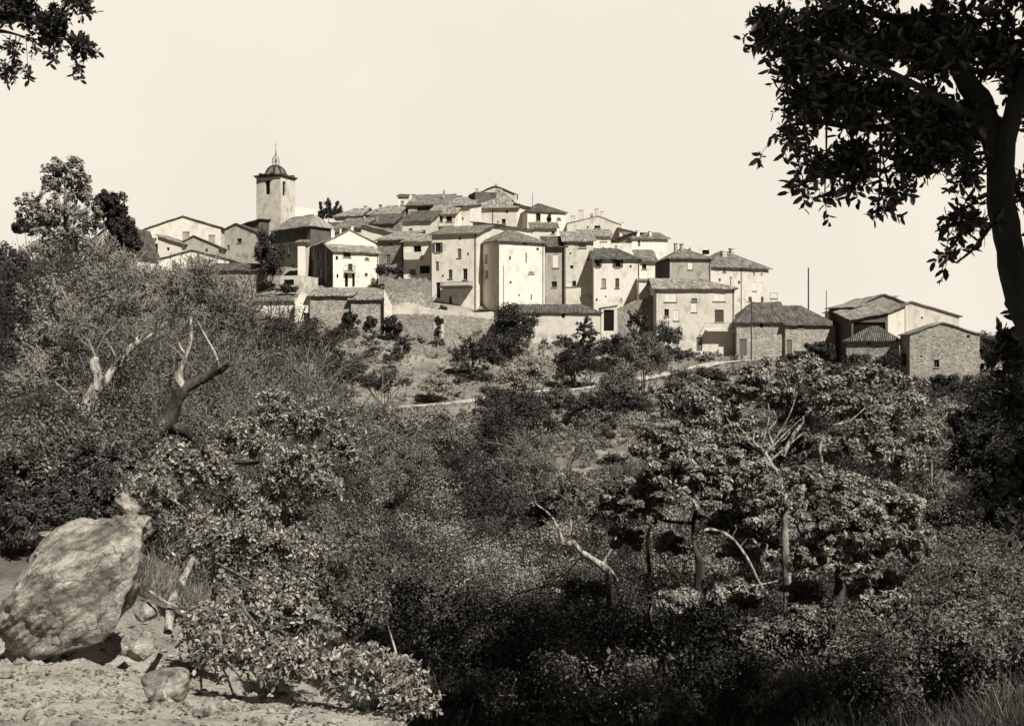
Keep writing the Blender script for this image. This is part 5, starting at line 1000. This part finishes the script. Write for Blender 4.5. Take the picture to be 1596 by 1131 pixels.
# --- ground cover nobody could count
def inside_frame(px): return (px > -150) & (px < 1750)
def fill(name, label, cat, mat, N, Y0, Y1, r0, r1, leafk, per, pxr=(-150, 1750), keep=None, hfac=.8, clumps=14, rho=.32, asp=.55, tb=None, seed=1, lmin=.03):
    g = np.random.default_rng(seed); cl = Cloud()
    Y = Y0 * (Y1 / Y0) ** g.uniform(0, 1, N) ** .8; px = g.uniform(*pxr, N); x = (px - CX) / F * Y; z = H(x, Y)
    row = CY - F * z / Y
    for i in range(N):
        if keep is not None and not keep(px[i], row[i], Y[i], g): continue
        r = g.uniform(r0, r1) * (0.55 + .45 * min(Y[i] / 60, 1.4)); dr = np.hypot(RD[::3, 0] - x[i], RD[::3, 1] - Y[i]).min()
        if dr < 2.2 + r: continue
        ls = max(lmin, leafk * Y[i] / 1098); nn = int(min(per, 9.0 * r * r / (ls * ls)))
        bush_leaves(cl, (x[i], Y[i], z[i] + r * hfac * .35), (r, r, r * hfac), max(nn, 60), ls, clumps, rho, asp, up=-.15, fmin=.65, tb=tb)
    o = cl.build(name, mat); tag(o, label, cat, kind='stuff'); return cl.n // 4
def k_valley(px, row, Y, g):
    f = float(fbm2(px * .011, Y * .05, 9))
    if 1450 < px < 1545 and 45 < Y < 80: return False
    if 530 < px < 745 and 101 < Y < 119: return False
    if 850 < px < 1080 and 78 < Y < 98: return False
    if px < 280 and row > 1000: return False
    return f > -.25
def k_valley2(px, row, Y, g):
    f = float(fbm2(px * .011, Y * .05, 9))
    if 1450 < px < 1545 and 45 < Y < 80: return False
    if 850 < px < 1080 and 78 < Y < 98: return False
    if 530 < px < 745 and 101 < Y < 119: return False
    return f <= .15 or Y > 100 and g.uniform() < .3
tot = 0
tot += fill('scrub', 'grey-green scrub covering the valley floor and slopes', 'scrub', L_SCRUB, 1000, 12, 122, .8, 2.1, 2.5, 3000, keep=k_valley, seed=1, lmin=.055, clumps=15, rho=.3)
tot += fill('dark_scrub', 'darker evergreen scrub patches among the grey scrub', 'scrub', L_OAKD, 620, 14, 126, .9, 2.4, 2.5, 3000, keep=k_valley2, seed=2, lmin=.055, clumps=15, rho=.3)
def k_big(px, row, Y, g):
    if 1430 < px < 1560 and 40 < Y < 85: return False
    if 850 < px < 1080 and 74 < Y < 100: return False
    return True
tot += fill('valley_thicket', 'rounded lighter bushes swelling out of the valley thicket', 'thicket', L_OAK, 90, 26, 98, 1.7, 2.9, 2.7, 4200, pxr=(420, 1500), keep=k_big, seed=41, lmin=.07, clumps=22, rho=.27, hfac=.85)
tot += fill('dark_thicket', 'dark rounded evergreen bushes of the valley thicket', 'thicket', L_DARK, 60, 30, 104, 1.8, 3.2, 2.7, 4200, pxr=(420, 1600), keep=k_big, seed=42, lmin=.07, clumps=22, rho=.27, hfac=.95)
tot += fill('low_scrub', 'low mixed scrub and tussocks between the valley bushes', 'scrub', L_SCRUB, 2200, 26, 112, .35, .85, 2.2, 500, pxr=(250, 1650), hfac=.7, seed=13, lmin=.06, clumps=10, keep=lambda px, row, Y, g: not (1450 < px < 1545 and 45 < Y < 80) and not (530 < px < 745 and 105 < Y < 119) and g.uniform() < .85)
tot += fill('slope_scrub', 'low pale scrub on the sunlit bank under the village', 'scrub', L_PALE, 700, 95, 147, .3, 1.0, 1.9, 300, pxr=(330, 1480), hfac=.6, seed=3, clumps=8, keep=lambda px, row, Y, g: row < 700 and not (530 < px < 745 and 105 < Y < 119))
tot += fill('slope_shrubs', 'small dark shrubs dotted over the bank under the village', 'scrub', L_OAKD, 380, 98, 147, .4, 1.3, 1.9, 500, pxr=(300, 1560), hfac=.7, seed=4, clumps=8, keep=lambda px, row, Y, g: row < 700 and not (530 < px < 745 and 105 < Y < 119))
tot += fill('hillside_trees', 'wooded slope around the houses at the far left', 'woodland', L_OAK, 130, 50, 172, 1.4, 3.0, 2.2, 1500, pxr=(-120, 330), hfac=1.0, seed=5, clumps=16, keep=lambda px, row, Y, g: row > 412 + px * .1)
tot += fill('far_wood', 'distant wooded ridge at the right horizon', 'woodland', L_OAKD, 160, 300, 900, 5, 10, 2.0, 120, pxr=(1380, 1800), hfac=.6, seed=6, clumps=6)
# heather and broom strands in the foreground brush
def strands(name, label, cat, mat, N, pxr, Yr, hgt, wk, seed, tufts=40, keep=None, lean=.35):
    g = np.random.default_rng(seed); cl = Cloud(); Y = Yr[0] * (Yr[1] / Yr[0]) ** g.uniform(0, 1, N); px = g.uniform(*pxr, N)
    x = (px - CX) / F * Y; z = H(x, Y)
    k = np.ones(N, bool) if keep is None else np.array([keep(px[i], CY - F * z[i] / Y[i], Y[i]) for i in range(N)])
    for r in RD[::3]: k &= np.hypot(x - r[0], Y - r[1]) > 2.2
    x, Y, z = x[k], Y[k], z[k]; n = len(x)
    b = np.repeat(np.stack([x, Y, z - .05], 1), tufts, 0); m = len(b); h = hgt * np.repeat(g.uniform(.5, 1.3, n), tufts) * g.uniform(.5, 1.1, m)
    rad = g.normal(size=(m, 2)) * .16 * hgt; b[:, :2] += rad * .7; dirn = np.stack([rad[:, 0] * 1.6 + g.normal(size=m) * lean * .4, rad[:, 1] * 1.6 + g.normal(size=m) * lean * .4, np.ones(m)], 1); dirn = unit(dirn)
    w = (np.maximum(.004, wk * b[:, 1] / 1098) * .5)[:, None]; sd = unit(np.cross(dirn, unit(g.normal(size=(m, 3)))))
    mid = b + dirn * h[:, None] * .55 + sd * (g.normal(size=(m, 1)) * .05); tip = b + (dirn + g.normal(size=(m, 3)) * .16) * h[:, None]
    V = np.stack([b - sd * w, mid + sd * w, tip, mid - sd * w], 1).reshape(-1, 3); cl.add(V, np.arange(m * 4).reshape(-1, 4), np.clip(g.uniform(0, 1, m), 0, 1))
    o = cl.build(name, mat); tag(o, label, cat, kind='stuff'); return m
tot += strands('heather', 'fine twiggy heather filling the brush of the lower middle', 'heather', L_TWIGD, 2600, (430, 1620), (9.5, 32), .42, .9, 21, 60, lean=.9)
tot += strands('dry_broom', 'pale dry broom stalks among the heather', 'broom', L_TWIG, 900, (430, 1620), (10, 32), .5, .9, 22, 22, lean=1.0)
tot += strands('dry_grass', 'dry pale grass over the bank under the village', 'grass', L_GRASS, 6500, (300, 1560), (98, 150), .4, 1.1, 23, 12)
tot += strands('field_grass', 'sunlit dry grass of the small field at the right and centre', 'grass', L_GRASS, 2600, (960, 1560), (44, 98), .35, 1.0, 24, 14, keep=lambda px, row, Y: (px > 1430 and Y < 82) or (px < 1100 and Y > 74))
tot += strands('left_grass', 'rough grass and stalks on the shaded left slope', 'grass', L_TWIG, 2600, (-100, 480), (10, 40), .28, .9, 25, 24, lean=.9, keep=lambda px, row, Y: not (px < 300 and Y < 11))


# ------------------------------------------------------------------ boulder, stones, log
def rock(name, label, c, R, mat, seed, rot=(0, 0, 0), amp=.16, cut=None, cat='rock', group=None, sub=5, sq=1.0):
    import bmesh
    from mathutils import Euler, noise
    bm = bmesh.new(); bmesh.ops.create_icosphere(bm, subdivisions=sub, radius=1)
    g_ = np.random.default_rng(int(seed * 10)); cuts = [(Vector(unit(g_.normal(size=3))), g_.uniform(.68, .92)) for _ in range(16)]
    for v in bm.verts:
        p = v.co.copy()
        for nv, dd in cuts:
            e = p.dot(nv) - dd
            if e > 0: p -= nv * e * .92; p = Vector([math.copysign(abs(q) ** sq, q) for q in p])
        o = Vector((seed * 3.1, seed * 1.7, seed)); n = noise.noise(p * 1.1 + o) * amp * 1.5 + noise.noise(p * 2.7 + o) * amp * .7 + noise.noise(p * 7 + o) * amp * .28 + abs(noise.noise(p * 15 + o)) * amp * .3 - abs(noise.noise(Vector((p.x * 3, p.y * 3, p.z * 9)) + o)) * amp * .5
        if cut:
            for nv, dd in cut:
                nv = Vector(nv).normalized(); e = p.dot(nv) - dd
                if e > 0: p -= nv * e * .88
        p = p * (1 + n); v.co = Vector((p.x * R[0], p.y * R[1], p.z * R[2]))
    bm.normal_update(); me = bpy.data.meshes.new(name); bm.to_mesh(me); bm.free()
    for f in me.polygons: f.use_smooth = True
    o = link(name, me, mat); o.location = c; o.rotation_euler = rot; tag(o, label, cat, group); return o
RK = rockmat('lichened_rock', .26, .85); RP = rockmat('pale_rock', .5, .85)
rock('boulder', 'huge rounded lichen-mottled boulder at the lower left, undercut at its right', P(122, 918, 7.6), (.60, .6, .42), RK, 3.3, (math.radians(-8), math.radians(-36), .2), .12, cut=[((.1, -1, -.35), .62), ((-.2, -.5, .9), .8), ((1, -.3, .3), .92)], sub=6)
rock('rock', 'pale broken rock mound rising behind the upper right of the boulder', P(190, 832, 8.0), (.25, .2, .15), RK, 5.9, (0, -.4, 0), .35)
rock('stone', 'pale pointed stone standing behind the top of the boulder', P(201, 792, 8.4), (.065, .07, .12), RP, 5.1, (0, -.75, 0), .25, sub=4)
rock('stone', 'small pale block lying on the upper left of the boulder', P(74, 862, 7.5), (.085, .08, .055), RP, 7.7, (0, -.3, .2), .15, sub=4, sq=.75)
rock('stone', 'flat whitish stone behind the boulder at the left', P(88, 832, 9), (.13, .1, .035), RP, 8.7, (0, .1, .2), .2, sub=4)
rock('stone', 'squared white stone wedged under the right side of the boulder', P(227, 952, 7.4), (.075, .08, .075), RP, 9.1, (.1, -.45, .3), .08, sub=4, sq=.8)
rock('stone', 'pale upright stone below the squared white stone', P(216, 1004, 7.0), (.10, .10, .105), RP, 2.1, (0, .2, 0), .14, sub=4, sq=.8)
rock('boulder', 'smaller rounded half-buried boulder at the bottom left centre', P(262, 1068, 6.1), (.14, .2, .1), RK, 6.6, (0, .2, 0), .1, sub=4)
def gravel():
    g = np.random.default_rng(31); n = 5200; y = g.uniform(4.6, 9.5, n); x = g.uniform(-4.2, .9, n); s = .006 + .045 * g.uniform(0, 1, n) ** 6
    z = H(x, y); o = np.array([(1, 0, 0), (0, 1, 0), (-1, 0, 0), (0, -1, 0), (0, 0, .7), (0, 0, -.7)], float)
    V = np.stack([x, y, z + s * .2], 1)[:, None] + o[None] * s[:, None, None] * g.uniform(.5, 1.3, (n, 6, 1)); ix = []
    for a, c in ((0, 1), (1, 2), (2, 3), (3, 0)): ix += [(a, c, 4), (c, a, 5)]
    Q = (np.arange(n)[:, None, None] * 6 + np.array(ix)[None]).reshape(-1, 3)
    tag(link('gravel', np_mesh('gravel', V.reshape(-1, 3), Q, 3), RP), 'loose grit and small stones strewn on the bright earth', 'gravel', kind='stuff')
gravel()
def litter():
    g = RNG; n = 3500; y = g.uniform(4.8, 8.5, n); x = g.uniform(-3.2, 1.2, n); k = fbm2(x * 1.7, y * 1.7, 12) > -.15; x, y = x[k], y[k]
    cl = Cloud(); V, Q = leaf_quads(np.stack([x, y, H(x, y) + .012], 1), unit(np.stack([g.normal(size=len(x)) * .4, g.normal(size=len(x)) * .4, np.ones(len(x))], 1)), .035); cl.add(V, Q, g.uniform(0, 1, len(x)))
    tag(cl.build('leaf_litter', L_TWIG), 'dry fallen leaves scattered on the earth under the bush', 'leaf litter', kind='stuff')
litter()
RS = [(300, 1030, 'small pale stone at the right shoulder of the half-buried boulder'), (385, 1052, 'pale stone on the track under the leafy bush, left of the bright scree'), (430, 1072, 'pale stone in the middle of the bright track under the leafy bush'),
  (480, 1088, 'pale stone near the bottom edge below the leafy bush'), (155, 1048, 'pale stone lying in front of the huge boulder'), (60, 1058, 'leftmost pale stone on the dirt in front of the huge boulder'), (120, 1088, 'lowest pale stone on the bright dirt at the bottom left'),
  (545, 1098, 'rightmost pale stone on the bright track at the bottom'), (340, 1092, 'pale stone right of the half-buried boulder at the bottom edge'), (318, 1012, 'small pale stone at the edge of the bush above the half-buried boulder')]
first = None
for k, (a, b, lb) in enumerate(RS):
    Yg = 6.2
    for _ in range(30):
        zz = h1((a - CX) / F * Yg, Yg); Yn = (-zz) * F / (b - CY); Yg += (Yn - Yg) * .5
    q = P(a, b, Yg)
    if first is None: first = rock('small_stone', 'x', q, (.045, .04, .028), RP, 4.4, (0, 0, 0), .25, sub=3, group='loose stones on the dirt'); o = first
    else: o = first.copy(); COL.objects.link(o); o.location = q; o.rotation_euler = (RNG.uniform(-.4, .4), RNG.uniform(-.4, .4), RNG.uniform(0, 6)); s_ = RNG.uniform(.4, 1.2); o.scale = (s_, s_ * RNG.uniform(.7, 1.2), s_)
    o['label'] = lb
V, Q = limb([np.array(P(*p)) for p in [(262, 985, 7.2), (268, 940, 7.4), (284, 905, 7.6), (302, 868, 7.9)]], [.028, .03, .026, .018], 8, kn=.25)
tag(link('log', np_mesh('log', V, Q, smooth=True), B_PALE), 'pale dry log leaning against the bush right of the boulder', 'log')
V, Q = limb([np.array(P(*p)) for p in [(232, 920, 7.3), (262, 940, 7.3), (292, 950, 7.3)]], [.012, .011, .008], 6)
tag(link('stick', np_mesh('stick', V, Q, smooth=True), B_PALE), 'thin stick crossing the foot of the pale log', 'stick')
V, Q = limb([np.array(P(*p)) for p in [(628, 1070, 7.2), (618, 1020, 7.3), (608, 985, 7.4), (600, 962, 7.4)]], [.008, .008, .006, .004], 6)
tag(link('stick', np_mesh('stick', V, Q, smooth=True), B_PALE), 'upright pale stick in the leafy bush at the bottom centre', 'stick')
V, Q = limb([np.array(P(*p)) for p in [(805, 925, 16), (850, 912, 16), (880, 895, 16), (899, 875, 16)]], [.012, .014, .012, .008], 6)
tag(link('stick', np_mesh('stick', V, Q, smooth=True), B_PALE), 'long pale fallen branch in the brush left of the crooked little tree', 'branch')
